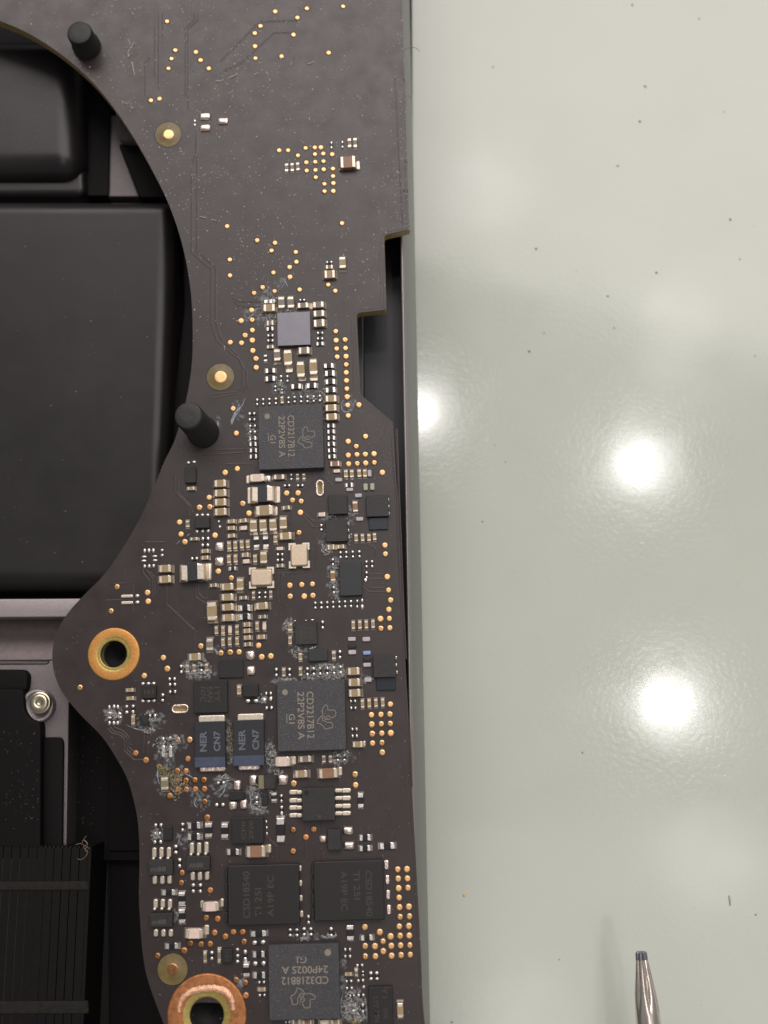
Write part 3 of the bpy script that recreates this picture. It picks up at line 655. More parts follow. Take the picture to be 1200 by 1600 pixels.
C = [ # x, y, width, height, kind
(517.8,226.5,4.5,12,'d'),(535,225.5,4.5,12,'d'),(546,223,5.5,14,'g'),(554.8,222.6,6.5,15,'g'),(447.7,261.5,5.5,13,'g'),(456.5,261,5.5,13,'g'),(465.3,260,6,12.5,'g'),(543.4,252.6,25,19,'b'),
(535,410,11,19,'t'),(515,428,17.5,13,'t'),(514.6,417,11.5,7,'g'),(514.3,409.3,10.5,5,'d'),
(420.4,480.6,19,12,'t'),(439.4,472.4,11.5,19,'g'),(454,472,11.5,19,'g'),(473.4,476.8,18,9,'g'),(472,468.4,9.5,5,'d'),(497.4,475.8,18,10,'g'),(498.2,489.6,18,11,'g'),(498.6,504.6,18,13,'g'),(500,520,11,5.5,'d'),(500,528.8,11,5.5,'d'),(500,537,12,6,'r'),
(422,513.4,11,6.5,'r'),(422,504.4,11,8,'g'),(422.4,524,10.5,5.5,'d'),(422.4,532,10.5,6,'d'),(422.4,541.6,10.5,5.5,'g'),(414.8,559.4,5.5,10.5,'r'),
(432.8,554.6,11.5,19.5,'g'),(449.6,558.6,14,26,'t'),(475,547.4,18.5,11.5,'g'),(469.6,577,13.5,26,'t'),(489.4,573,13.5,26,'t'),
(422.4,579,15.5,7.5,'r'),(422.4,591.6,15.5,8.5,'r'),(439,591.4,5.5,11,'d'),(449,591.4,5.5,11,'d'),(430,607,5.5,10,'d'),(440.5,611,5,8,'d'),(462.8,603.6,16,8.5,'r'),(487,602.4,16,8.5,'r'),(513.8,571.4,15.5,8,'r'),(515.4,583.2,15.5,9,'r'),(516.2,596.2,15.5,8.5,'r'),(516.6,609.2,15.5,8.5,'r'),
(517.2,622.6,18.5,11,'t'),(517.2,637,18.5,11,'t'),(518,651,18.5,11,'t'),(517,665,12,6.5,'r'),(517.2,674.2,12,6.5,'r'),(517.6,684,12,6.5,'r'),(517.6,693.6,12,6.5,'r'),(518,703.6,12,6.5,'r'),(518.6,713.2,12,6.5,'r'),(523.2,724.4,15.5,8.5,'b'),(526,735.8,10.5,5.5,'w'),
(401.6,628,5.5,11,'d'),(411,627.5,5.5,11,'d'),(420.8,627,5.5,11,'d'),(430.8,626.5,5.5,11,'d'),(440.6,625,5.5,11,'t'),(450.6,625,5.5,11,'d'),(460.2,624,5.5,11,'d'),(470.2,623.6,5.5,11,'d'),(480.2,623.4,5.5,11,'d'),(490,623,5.5,11,'d'),(499.6,622,5.5,11,'d'),
(393.6,646,12,6,'d'),(393.8,655.4,12,6,'d'),(394.4,665.4,12,6,'d'),(394.6,674.6,12,6,'d'),(395,684.4,12,6.5,'r'),(395.4,693.8,12,6.5,'r'),(396,703.6,12,6.5,'r'),(396,713.2,12,6.5,'r'),
(298.3,763,11.5,6,'t'),(344,755,19.5,12,'t'),(344.5,770,19.5,12,'t'),(344.5,784.5,19.5,12,'t'),(344.7,799.5,19.5,12,'t'),(401.7,746.3,24,12.5,'w'),(293,818.7,6.5,11,'o'),(303.2,842,11.5,5.5,'o'),(320.8,841.2,13,6.5,'d'),(320.5,851.5,13,6.5,'d'),
(361.3,814.5,12,7,'t'),(361.3,825,12,7,'t'),(361.7,837,12,7,'t'),(379.8,813.3,11.5,7,'t'),(380.8,824.8,11,6.5,'w'),(357.8,852.5,7,13,'t'),(367.5,852,7,13,'t'),(377.5,851,7,13,'t'),(387,850.5,7,13,'t'),(400.5,847.3,9,18,'r'),(415,846.7,9,18,'r'),
(395.7,822,12,19,'t'),(410.8,821,12,19,'t'),(426.3,820.3,12,19,'t'),(442.3,817,12,19,'t'),(410,771.5,37,27,'i'),(413,797.3,29,16.5,'t'),(436,745,18,8.5,'g'),(455,745,5.5,11,'d'),(464.7,744.8,5.5,10,'g'),(474.7,744.5,5.5,10,'g'),(448.3,758.4,11,5.5,'d'),(469,758.3,11,5.5,'d'),
(447.3,793.3,11.5,6.5,'g'),(503,803.7,11.5,6.5,'w'),(502,824,6,11,'d'),(446.3,837.3,20,12,'t'),(430.3,842.8,6.5,11,'t'),(437.3,857,11,5.5,'w'),
(540.4,740.4,6.5,12,'t'),(549.6,740.3,6.5,12,'t'),(561.3,739.7,6.5,12,'t'),(570,739.5,6.5,12,'t'),(577.3,739.2,6,10.5,'l'),(529,749.3,11,6,'l'),(545.5,757.7,11.5,6.5,'r'),(546.4,764.7,11,5.5,'l'),(560,774,11,6,'l'),(571.2,760.7,6.5,11,'n'),(581.6,760.3,6.5,11,'n'),(555,791.6,9,16.5,'b'),(562,810.7,11,6,'l'),
(556.4,840.7,6.5,11,'t'),(566.4,840.3,6.5,11,'t'),(576.5,840,6.5,11,'t'),(585.2,838.7,6.5,11,'t'),(517.3,854.7,11,8.5,'t'),(532.7,854,11,7,'t'),
(532,866.8,5.5,12,'d'),(541,866.5,5.5,12,'d'),(551.2,866,5.5,12,'d'),(561.5,865.5,5.5,12,'d'),(520,878,5.5,12,'d'),(520,900,8.5,16,'b'),(521.5,921.7,5.5,13,'d'),(572.5,881.3,5.5,12,'d'),(581.3,881,5.5,12,'d'),(572.7,898.3,5.5,12,'d'),
(492.5,945.8,5.5,12.5,'d'),(502,945.5,5.5,12.5,'d'),(511.3,945,5.5,12.5,'d'),(520.5,944.6,5.5,12.5,'d'),(530.2,944.2,5.5,12.5,'d'),(539.2,943.7,5.5,12.5,'d'),(548.3,943.2,5.5,12.5,'d'),(558,943.3,5,14,'d'),
(552,977,6.5,13,'t'),(562.2,976.5,6.5,13,'t'),(572.3,976,6.5,13,'t'),(582.7,975.2,6.5,13,'t'),(437.5,866.3,11,6,'d'),(437.5,875,11,6,'d'),(437.5,883.8,11,6,'g'),
(503.9,976.2,6,14,'d'),(453,980,8,12,'o'),(453.2,1001,6.5,12.5,'t'),(469.2,1026,6.5,11,'t'),(521.5,1024.3,7,13,'g'),(531,1022.5,6.5,14,'d'),
(431.6,1050.4,6.5,14,'d'),(443.3,1051,6.5,13,'g'),(452.3,1050.4,6.5,14,'d'),(469.5,1049.8,6.5,13,'o'),(480.2,1049.4,6.5,14,'d'),(490,1048.9,6.5,14,'d'),(500.2,1048.3,6.5,14,'d'),(511.2,1048,6.5,14,'d'),(521.8,1047.5,6.5,14,'d'),(532.3,1046.5,6.5,14,'d'),
(549.7,998.4,12,6,'l'),(572.3,998.6,12,7,'l'),(550.3,1019,12,7,'l'),(573.2,1020,12,6.5,'e'),(573.6,1038.8,12,6.5,'l'),(575,1062,11,7,'l'),
(552.7,1048.7,19.5,12.5,'t'),(553.6,1066.3,19.5,12.5,'t'),(554.1,1082.8,19.5,12.5,'t'),(551.5,1095.5,10.5,6.5,'d'),(552,1106.3,10.5,6.5,'d'),(566.4,1099.9,6.5,13,'t'),(576.9,1099.2,6.5,13,'t'),(587.3,1098.6,6.5,13,'t'),(598,1097.9,6.5,13,'t'),(553.7,1139.4,11,7,'d'),(554.1,1150.1,11,7,'d'),(558.9,1163.2,17,10,'t'),
(441.6,1190,25,16,'w'),(477.2,1186,19,11,'g'),(505.9,1186,6.5,12,'g'),(516.3,1186,6.5,12,'g'),(527.7,1184,6.5,12,'d'),(538,1183.8,6.5,12,'d'),(470.7,1209.4,20.5,12,'t'),(512.7,1208.3,30,17,'b'),
(563.4,1251,9.5,23,'r'),(438.3,1297,13.5,38,'r'),(439.6,1247.5,6,13,'d'),(440,1265.7,6.5,14,'d'),(428,1245.5,9,14,'r'),(401,1250,6.5,12,'d'),(570.5,1308.8,18,10,'r'),(570.5,1325.5,18,10,'r'),(400,1330.7,30,19,'b'),(364.3,1331.3,20,10,'r'),
(482,1437,6.5,14,'d'),(453.3,1457.3,7,14,'d'),(463.7,1457.3,7,14,'d'),(475,1456,7,14,'d'),(485.7,1456,7,14,'d'),(517.5,1457,7,17,'d'),(547,1457.5,11.5,24,'r'),(605,1321.7,24,11,'r'),(573.3,1465.3,19,10,'r'),(543,1484,11.5,7,'d'),(543,1494.7,11.5,7,'d'),
(562,1508.5,12,6.5,'d'),(544.4,1522.4,12,6.5,'t'),(556.7,1520,5.5,11,'g'),(567,1521,5,9,'d'),(545,1533.5,12,6.5,'d'),(563.5,1532.5,12,7,'d'),(545.7,1544.3,12,6.5,'d'),(550,1556,9,6,'d'),(564,1555.4,12,7,'d'),(579.6,1525.3,7,14,'d'),(589,1525.3,7,14,'d'),(625.3,1579.3,10.5,24,'t'),(567,1576,6,16,'d'),
(404.4,1458.7,24,10,'r'),(404.4,1472.7,21,8.5,'d'),(404.4,1491.3,19,11,'r'),(405.3,1505.6,21,9,'d'),(405.3,1524,19,11,'r'),(408.7,1535,12,6,'d'),(409.3,1546.4,13,7,'t'),(409.6,1555.3,12,6,'d'),(463,1597,14,9,'g'),(480,1598,15,9,'b'),(507,1598,15,9,'w'),(524,1597.5,15,9,'t'),(449.3,1597,8,7,'d'),
(257.8,888.2,19.5,12.5,'t'),(257.8,905,19.5,12.5,'t'),(320.5,861,11.5,6.5,'t'),(320.5,871.3,11.5,6.5,'t'),(303.6,872.5,11.5,6.5,'d'),(300.5,894,40,28,'i'),(333.5,914.5,11.5,6.5,'g'),(330.8,955.4,16.5,29,'t'),
(357.6,874,6.5,12.5,'t'),(367.9,873.3,6.5,12.5,'t'),(383.3,867,11.5,7.5,'t'),(384.7,877,11,6.5,'w'),(398.5,873.3,6.5,11.5,'t'),(411.6,871.3,11.5,19,'t'),(363.6,888.3,11.5,6,'r'),(355.3,916.7,19.5,11.5,'t'),(355.4,933,19.5,11.5,'t'),(356,948.6,19.5,11.5,'t'),(356.7,965,19.5,11.5,'t'),(375,913.3,11.5,19,'t'),(380.7,934,11.5,6.5,'g'),(409.3,946.7,20,12,'t'),
(396,930,5.5,11,'g'),(405,929.7,5.5,11,'d'),(414.4,929.3,5.5,11,'d'),(423,928.7,5.5,11,'g'),(382.6,949.8,18,9.5,'r'),(382.9,963.7,18,9.5,'r'),(410.5,963.6,11.5,6.5,'g'),(338,985.2,6.5,12.5,'t'),(348.3,985,6.5,12.5,'t'),(359.2,983.8,6,12,'w'),(370,983.5,6,12,'o'),(348.3,1004,6.5,12.5,'t'),(358.8,1003,6.5,12.5,'t'),(370.4,1002.2,6,12,'t'),
(386,975.8,11.5,7.5,'t'),(386,985.7,11.5,7.5,'t'),(386.6,996.3,11.5,7.5,'t'),(387,1006.8,11.5,7,'o'),(401.7,978.4,6.5,12,'t'),(413,978.4,6,12,'w'),(408.5,995.2,12,7.5,'t'),(327.4,1007.2,12,19,'g'),(304.4,1026.3,19.5,12,'t'),
(283,1045.4,6.5,14,'d'),(292.7,1045,6,12,'g'),(303.3,1044,6.5,12,'o'),(314.3,1043.3,6.5,13,'d'),(322.7,1043.3,6.5,12,'o'),(373.5,1078.5,8,14,'t'),(393.7,1095,20,8,'d'),(419.4,1083.4,11,7,'d'),(420.4,1106.2,12,7,'d'),
(202.8,1078.3,12.5,6.5,'t'),(203.7,1091.3,12.5,6.5,'t'),(253.8,1090,7,13.5,'d'),(268.7,1060.8,12,7,'d'),(269.2,1069.5,12,7,'d'),(269.5,1080.8,12,7,'d'),(207.7,1107.5,6,13.5,'d'),(207.8,1125.5,6.5,14.5,'t'),(238,1118.5,12,8,'d'),(257,1224.7,12.5,20,'o'),(345,1223,13,6.5,'d'),(343.3,1257.5,15,7,'d'),(350.8,1298.3,11.5,23,'r'),
(247.3,1289.3,13,7,'d'),(246,1302.5,11,7,'d'),(246.4,1315.5,14,8,'d'),(285,1292.5,6.5,14,'d'),(303.3,1290,20,11,'r'),(303.3,1307.4,20,11,'r'),(325.5,1297.6,11.5,22,'r'),(274.4,1327.4,7.5,15,'d'),(280.3,1348.5,7.5,15,'d'),(301.7,1388,7.5,15,'d'),(312.8,1388,7.5,15,'d'),(263.8,1394.6,21,9.5,'r'),(283.8,1404.3,10.5,20,'r'),(284,1431.7,10.5,22,'r'),
(329.2,1416.7,27,15.5,'w'),(303.3,1459,29.5,16.5,'w'),(268.7,1478.3,21,9.5,'r'),(320.3,1495.8,5.5,16,'o'),(330.8,1493.3,7.5,14,'d'),(342.5,1493.3,5.5,22,'g'),(383,1493.3,7,18,'d'),(384.7,1516,10.5,20,'r')]
for c in C: comp(*c)

# ---- bare solder joints and pads
for (x, y, a_, b_) in ((304.3,188.8,4,5),(304.3,195,4,5),(294.5,722.8,6,6),(303.3,721.7,7,6),(307.8,805,6,6),(316.2,804.7,6,6),(324.5,804.7,6,6),(307.8,830,6,7),(316.5,829.5,6,7),(325,829,6,7),(341.7,814.7,5,4.5),(343.3,822.8,5.5,5),
   (226,860.3,5,8),(232.7,860,5,8),(239.5,860,5,8),(225.2,869.8,9,4),(241.7,869,9,4),(224.5,876.2,9,4),(242.2,875.5,9,4),(226,884.8,5,7),(233,884.5,5,7),(240,884,5,7),(253.3,859.6,6,5),(253.3,867.5,6,5),(214.5,930.8,8,6),(214.5,941,8,6),
   (223.3,1068.3,7,6),(232,1068.3,7,6),(240,1068,7,6),(223.3,1095.3,7,6.5),(232,1095.3,7,6.5),(240.3,1094.7,7,6.5),(170.8,1105,5,8),(178,1104,5,8),(184,1104.5,5,8),(171.7,1114,10,5),(186.7,1115,8,5),(170.8,1121.3,9,4),(187,1120.8,9,4),(171,1129.7,5,8),(177.8,1129.7,5,8),(184,1129.7,5,8),(197.8,1103.8,6,5.5),(198,1112.8,6.5,6),
   (255,1154.5,6,7),(265.7,1153.5,6,7),(565.8,938,5,7),(566,948,6,9),(571,906.5,7,8),(412.5,1093.5,9,9),(423,1092,7,9),(424,1091,5,7),(424,1083,4,5),(424.5,1105,4,6),(416,1284,4,6),(416.7,1293.3,4,6),(417,1302.5,4,6),(371,1483.8,7,6),(371.2,1493.3,7,6),(371,1502.5,7,6),(461,970,4,3),(478,969.5,5,2.5),(488,968.7,7,3),
   (568.3,1542.4,6,6),(545,1570,8,8),(553,1580,9,7)):
    solder(x, y, a_, b_)
for (x, y, a_, b_, k) in ((320.5,181.5,18,11,'tin_pink'),(320.5,199.5,18,11,'tin_pink'),(348.7,188.8,17,10.5,'tin_pink'),(560,258.5,5,14,'tin_warm'),(421,471,18,7,'tin'),(452,579,12,7,'tin_warm'),(472,593,13,6,'tin_warm'),(490.4,592.6,13,6,'tin_warm'),(387,749.5,5,13,'tin_warm'),(389,774.5,5,26,'tin_warm'),(434,773,8,26,'tin_warm'),(431,798.7,6,14,'tin_warm'),(419,747.3,10,12,'tin'),
   (343,853.7,14.5,14.5,'tin_pink'),(343.2,877,14.5,14.5,'tin_pink'),(391,1023.5,15,15.5,'tin_pink'),(391.8,1047.8,15,15.5,'tin_pink'),(327,893,9,28,'tin_warm'),(198.3,931.6,19,5,'tin_warm'),(198.6,941.8,19,5,'tin_warm'),(255.5,1174,6,19,'tin'),(266.5,1174.5,6,19,'tin'),(459,1188,7,14,'tin_warm'),(531.7,1205,6,14,'tin_warm'),(569.5,1161.8,4,9,'tin_warm'),(441.5,1218.3,17,17,'tin_pink'),(395.5,1218.6,13,17,'tin_pink'),
   (543.6,1297.7,17,13,'tin_pink'),(545.2,1321.8,17,14,'tin_pink'),(505,1311,12,12,'tin_warm'),(421.3,1326,5,14,'tin_warm'),(370.8,1227.5,12,18,'tin_pink'),(364,1258.3,13,15,'tin_pink'),(380.8,1256.7,12,17,'tin_pink'),(316,1413,6,12,'tin_warm'),(347,1410.5,6,14,'tin_warm'),(323,1453,8,16,'tin_warm'),(372,1288,10,5,'tin_pink'),(625,1568,9,6,'tin_warm'),
   (468.3,1356.7,6,10,'tin_warm'),(469.3,1380,6,10,'tin_warm'),(470,1403.3,6,10,'tin_warm'),(471,1428,6,11,'tin_warm'),(603.8,1351.3,7,15,'tin_pink'),(605,1374.7,7,15,'tin_pink'),(606.3,1398,7,15,'tin_pink'),(607.5,1421.3,7,15,'tin_pink'),
   (607,780.7,2.5,5,'tin'),(607.4,791.3,2.5,5,'tin'),(608,802,2.5,5,'tin'),(543.6,818,2.5,5,'tin'),(544.3,828.7,3,5,'tin'),(545.4,839.3,3.5,6,'tin'),(618.8,1028,3,6,'tin'),(619,1039.4,3,6,'tin'),(620,1050.6,3,6,'tin')):
    solder(x, y, a_, b_, k, flat=True, h=0.014 if min(a_, b_) < 9 else 0.022, name='solder_pad')

# ---- plated slots
def slot(x, y, wp, hp):
    s = pxs(x, y)[0]; n = 24
    def oblong(a_, b_, z):
        out = []
        for i in range(n):
            t = 2*math.pi*i/n; cx, cy = math.cos(t), math.sin(t); r_ = min(a_, b_)
            out.append((cx*r_+math.copysign(max(a_-r_, 0), cx), cy*r_+math.copysign(max(b_-r_, 0), cy), z))
        return out
    a_, b_ = wp*s/2, hp*s/2; t = 3.6*s
    vv, ff = loft([oblong(a_, b_, 0.0008), oblong(a_-.3*s, b_-.3*s, 0.010), oblong(a_-t*.5, b_-t*.5, 0.016), oblong(a_-t, b_-t, 0.009), oblong(a_-t*1.1, b_-t*1.1, 0.002)])
    fmx = [0]*(len(ff)-1)+[1]
    o = obj('plated_slot', mesh('plated_slot', vv, ff, ['tin_pink', 'laminate'], smooth=True, fm=fmx), board); o.location = P(x, y, 0); o.rotation_euler.z = TILT
slot(500, 762.7, 14, 27); slot(281.7, 1107.5, 28, 15)

# ---- alignment dots
def disc_stack(x, y, prof, mats, fms, name, seg=40):
    s = pxs(x, y)[0]
    rings = [[(a_*s*math.cos(2*math.pi*i/seg), a_*s*math.sin(2*math.pi*i/seg), z) for i in range(seg)] for a_, z in prof]
    vv, ff = loft(rings); fmx = []
    for k in fms: fmx += [k]*seg
    fmx.append(fms[-1]); return obj(name, mesh(name, vv, ff, mats, True, fmx), board, P(x, y, 0))
for (x, y, ro, ri, k) in ((263, 210, 20.5, 7.6, 'gold'), (344.5, 589, 21.5, 9, 'gold'), (269.7, 1514.5, 23.5, 8, 'copper')):
    disc_stack(x, y, [(ro+1.2, 0.0008), (ro, 0.0014), (ri+.6, 0.0014), (ri, 0.0035), (ri-.5, 0.0048), (ri-1, 0.0050), (ri*.3, 0.0050)], ['mask_groove', 'fiducial', k], [0, 1, 2, 2, 2, 2], 'fiducial')

# ---- plated mounting rings
disc_stack(177.8, 1022, [(41, 0.0008), (40.4, 0.006), (39.6, 0.0095), (39, 0.010), (27.5, 0.010), (26.8, 0.0095), (25.5, 0.007), (24.5, 0.006), (22, 0.010), (20.5, 0.004), (20.2, -0.10), (12, -0.14), (0.5, -0.3)], ['ring_gold', 'brass_edge', 'hole'], [0, 0, 0, 0, 0, 1, 1, 1, 1, 2, 2, 2], 'mounting_ring', 56)
disc_stack(323.3, 1586, [(62, 0.0008), (61.4, 0.006), (60.4, 0.0095), (59.6, 0.010), (38, 0.010), (37, 0.0095), (34, 0.004), (29, 0.006), (26.5, 0.002), (26, -0.10), (14, -0.14), (0.5, -0.3)], ['ring_copper', 'brass_edge', 'hole'], [0, 0, 0, 0, 0, 1, 1, 1, 2, 2, 2], 'mounting_ring', 56)
# bare scraped copper on the lower ring
v = []; f = []
N = 40
for i in range(N+1):
    t = i/N; a_ = R(14+158*t); s = pxs(323, 1586)[0]; c = P(323, 1588, 0)
    r1_ = (38.5+3.0*math.sin(t*9)+1.5*random.random())*s; r2_ = (50+4.5*math.sin(t*7+1)*math.sin(math.pi*t)+1.8*random.random())*s*(1-0.10*abs(2*t-1)**3)
    for r_, z in ((r1_, 0.0125), ((r1_*.7+r2_*.3), 0.023+0.006*random.random()), ((r1_*.3+r2_*.7), 0.022+0.008*random.random()), (r2_, 0.0125)):
        v.append((c.x+r_*math.cos(a_), c.y+r_*math.sin(a_), z))
    if i:
        b0 = len(v)-8
        for j in range(3): f.append((b0+j, b0+j+1, b0+5+j, b0+4+j))
tag(obj('scraped_patch', mesh('scraped_patch', v, f, 'raw_copper', True), board), 'bare scraped copper crescent on the lower mounting ring')

# ---- rubber posts
def post(bx, by, tx, ty, rpx, label, hgt):
    b_ = P(bx, by, 0); t = P(tx, ty, hgt); s = pxs(bx, by)[0]; rr = rpx*s*0.95
    me_ = lathe([(rr*1.10, 0.0008), (rr*1.10, 0.05), (rr*1.0, 0.07), (rr*.97, hgt-0.03), (rr*.90, hgt-0.006), (rr*.80, hgt), (rr*.3, hgt-0.002)], 'rubber', 'rubber_post', 32)
    for q_ in me_.vertices:                     # the soft post leans a little
        k_ = q_.co.z/hgt; q_.co.x += (t.x-b_.x)*k_; q_.co.y += (t.y-b_.y)*k_
    o = obj('rubber_post', me_, board, (b_.x, b_.y, 0))
    tag(o, label); o.data.set_sharp_from_angle(angle=R(40)); return o
post(136, 73, 123.5, 50, 21, 'dusty black rubber post near the top of the fan cutout', 0.27)
post(318, 676, 294, 649, 23.5, 'black rubber post at the lower edge of the fan cutout', 0.44)
# ---- chips
TEXTS = []
def chip(x, y, wp, hp, k, hgt=0.07, ang=0.0, name='chip', label=None, chamf=0.004):
    sx, sy = pxs(x, y, hgt); loc = P(x, y, hgt); loc.z = 0.0008
    o = obj(name, box_mesh(round(wp*sx/2, 3), round(hp*sy/2, 3), hgt, chamf, k, name, 0.006), board, loc, TILT+ang)
    if label: o['label'] = label
    o['hz'] = hgt; return o
def local(ch, x, y, z):                         # pixel on the chip's face -> chip space
    p = P(x, y, ch.location.z+z)-ch.location; a_ = -ch.rotation_euler.z
    return Vector((p.x*math.cos(a_)-p.y*math.sin(a_), p.x*math.sin(a_)+p.y*math.cos(a_), z))
def text(ch, s, x, y, lpx, hpx, rot, k='ink', z=None):
    z = (z if z is not None else ch['hz'])+0.0012
    cu = bpy.data.curves.new('lettering', 'FONT'); cu.body = s; cu.align_x = 'CENTER'; cu.align_y = 'CENTER'; cu.size = 0.1
    cu.offset = 0.0028 if k == 'ink_blue' else 0.0006
    cu.resolution_u = 3; cu.materials.append(M[k])
    o = bpy.data.objects.new('lettering', cu); link(o, ch); o.location = local(ch, x, y, z); o.rotation_euler = (0, 0, R(rot))
    sx = pxs(x, y, z)[0]; TEXTS.append((o, lpx*sx, hpx*sx)); return o
def flatpoly(ch, name, pts, k, z=0.0012, extra=0):
    return obj(name, mesh(name, [(p.x, p.y, ch['hz']+z) for p in pts], [tuple(range(len(pts)))], k), ch)
def dot(ch, x, y, rpx, k):
    c = local(ch, x, y, ch['hz']); s = pxs(x, y)[0]
    return flatpoly(ch, 'marking_dot', [c+Vector((rpx*s*math.cos(i*math.pi/10), rpx*s*math.sin(i*math.pi/10), 0)) for i in range(20)], k)
def stroke(ch, name, pts, w_, k, closed=False):
    v = []; f = []; n = len(pts)
    for i in range(n):
        a_ = pts[i-1] if (closed or i) else pts[i]; b_ = pts[(i+1) % n] if (closed or i < n-1) else pts[i]
        d = (b_-a_); d.z = 0; d.normalize(); nn = Vector((-d.y, d.x, 0))*w_/2
        for s in (-1, 1): v.append((pts[i].x+s*nn.x, pts[i].y+s*nn.y, ch['hz']+0.0012))
    for i in range(n if closed else n-1):
        j = (i+1) % n; f.append((2*i, 2*j, 2*j+1, 2*i+1))
    return obj(name, mesh(name, v, f, k), ch)
LOGO = [(632, 778), (672, 793), (705, 820), (725, 855), (765, 842), (808, 852), (848, 885), (830, 908), (783, 908), (779, 992), (745, 1003), (714, 998), (694, 962), (690, 938), (716, 922), (716, 900), (700, 890), (706, 858), (690, 840), (664, 845), (656, 872), (636, 900), (640, 935), (626, 960), (590, 962), (572, 950), (575, 922), (560, 890), (566, 865), (600, 850), (626, 815)]
LOGO2 = [[(672, 905), (682, 875), (676, 865)], [(668, 935), (676, 905), (690, 905)]]
def logo(ch, x, y, wpx, rot, k='ink'):
    cx, cy = 704, 890; sc_ = wpx/290*pxs(x, y)[0]; c = local(ch, x, y, ch['hz']); a_ = R(rot)
    def tr(p):
        u, w_ = -(p[0]-cx)*sc_, (p[1]-cy)*sc_
        return c+Vector((u*math.cos(a_)-w_*math.sin(a_), u*math.sin(a_)+w_*math.cos(a_), 0))
    stroke(ch, 'logo_outline', [tr(p) for p in LOGO], 0.0062, k, True)
    for s in LOGO2: stroke(ch, 'logo_letter', [tr(p) for p in s], 0.0062, k)

c1 = chip(454.4, 682.5, 101.5, 99, 'chip_grey', 0.085, name='controller_chip', label='upper of the two grey chips lettered CD3217B12')
text(c1, 'CD3217B12', 455, 681, 66, 10.5, -90); text(c1, '22P2V8S A', 440.5, 682, 66, 10, -90); text(c1, 'G1', 426.5, 686, 13, 9, -90)
stroke(c1, 'underline', [local(c1, 421, 680, 0), local(c1, 421.3, 693, 0)], 0.006, 'ink'); dot(c1, 417.6, 650.4, 4.3, 'ink_dot'); logo(c1, 478.5, 683, 35, -90)
c2 = chip(486.5, 1117.5, 106.5, 110, 'chip_grey', 0.085, name='controller_chip', label='lower of the two grey chips lettered CD3217B12')
text(c2, 'CD3217B12', 485, 1117, 72, 11, -90); text(c2, '22P2V8S A', 470.5, 1118, 73, 10.5, -90); text(c2, 'G1', 456, 1123, 15, 9.5, -90)
stroke(c2, 'underline', [local(c2, 449.5, 1116, 0), local(c2, 450, 1130.5, 0)], 0.006, 'ink'); dot(c2, 445.3, 1081.7, 4.5, 'ink_dot'); logo(c2, 510, 1120, 38, -90)
c3 = chip(475.2, 1534, 110.5, 118, 'chip_grey', 0.085, name='controller_chip', label='grey chip lettered CD3218B12 upside down')
text(c3, 'CD3218B12', 476.5, 1532, 73, 11.5, 180); text(c3, '24P002S A', 476.5, 1515.3, 72, 11, 180); text(c3, 'G1', 471.5, 1499.5, 15, 10.5, 180)
stroke(c3, 'underline', [local(c3, 463.5, 1492.6, 0), local(c3, 479.5, 1492.2, 0)], 0.006, 'ink'); dot(c3, 512.3, 1488.3, 5, 'ink_dot'); logo(c3, 474, 1559, 39, 180)
chip(459, 513.4, 51.5, 52, 'die', 0.05, name='bare_die', label='shiny silver grey square chip', chamf=0.002)

chip(297.5, 741.6, 17, 26, 'chip_flat', 0.04); chip(527.7, 788, 30, 30.5, 'chip_flat', 0.05); chip(589.7, 790.3, 35, 33.5, 'chip_black', 0.06); chip(591.3, 818, 30, 19, 'chip_blue', 0.022); chip(526, 829, 34.5, 34, 'chip_black', 0.055)
chip(548, 904.5, 34.5, 52, 'chip_teal', 0.05); chip(497, 1023.4, 30, 19, 'chip_teal', 0.045); chip(600.7, 1041, 35, 34.5, 'chip_black', 0.06); chip(603, 1068.3, 30, 20, 'chip_blue', 0.022)
chip(361, 1044, 38, 30, 'chip_flat', 0.022); chip(391.5, 1078.5, 24, 20, 'chip_flat', 0.045); chip(370, 1243, 24, 14, 'chip_flat', 0.04); chip(413.7, 1250, 10, 18, 'chip_flat', 0.03); chip(550.3, 1009.6, 12, 6, 'chip_flat', 0.02); chip(573.2, 1030, 11, 5.5, 'chip_flat', 0.02)
k = chip(478, 989, 34.5, 36, 'chip_black', 0.05)
for i, (s, x) in enumerate((('SWK', 471), ('3A2', 478), ('ZKR', 486))): text(k, s, x, 989, 21, 5.5, -90, 'ink_dim')
k = chip(329, 1088, 52.5, 51, 'chip_flat', 0.05)
for s, x in (('1YY', 339.5), ('EAN', 328.2), ('N7C', 317)): text(k, s, x, 1085, 23, 8.5, -90, 'ink_dim')
k = chip(387, 1297.5, 50, 41, 'chip_flat', 0.05)
text(k, 'CFII', 380.5, 1298, 26, 6, 90, 'ink_dim'); text(k, '2920', 392.5, 1297, 28, 6.5, 90, 'ink_dim')
k = chip(595, 1573, 37.5, 62, 'chip_flat', 0.05)
for s, x, y in (('Y1', 601, 1551), ('LYT', 587, 1566), ('NOK', 603, 1584), ('MN', 589, 1588)): text(k, s, x, y, 16, 8, -90, 'ink_dim')
k = chip(418, 1222, 25, 22, 'chip_black', 0.05); text(k, 'VC', 420, 1221, 14, 7, 90, 'ink_dim'); stroke(k, 'polarity_band', [local(k, 409, 1211, 0), local(k, 409.4, 1232, 0)], 0.045, 'cap_olive')

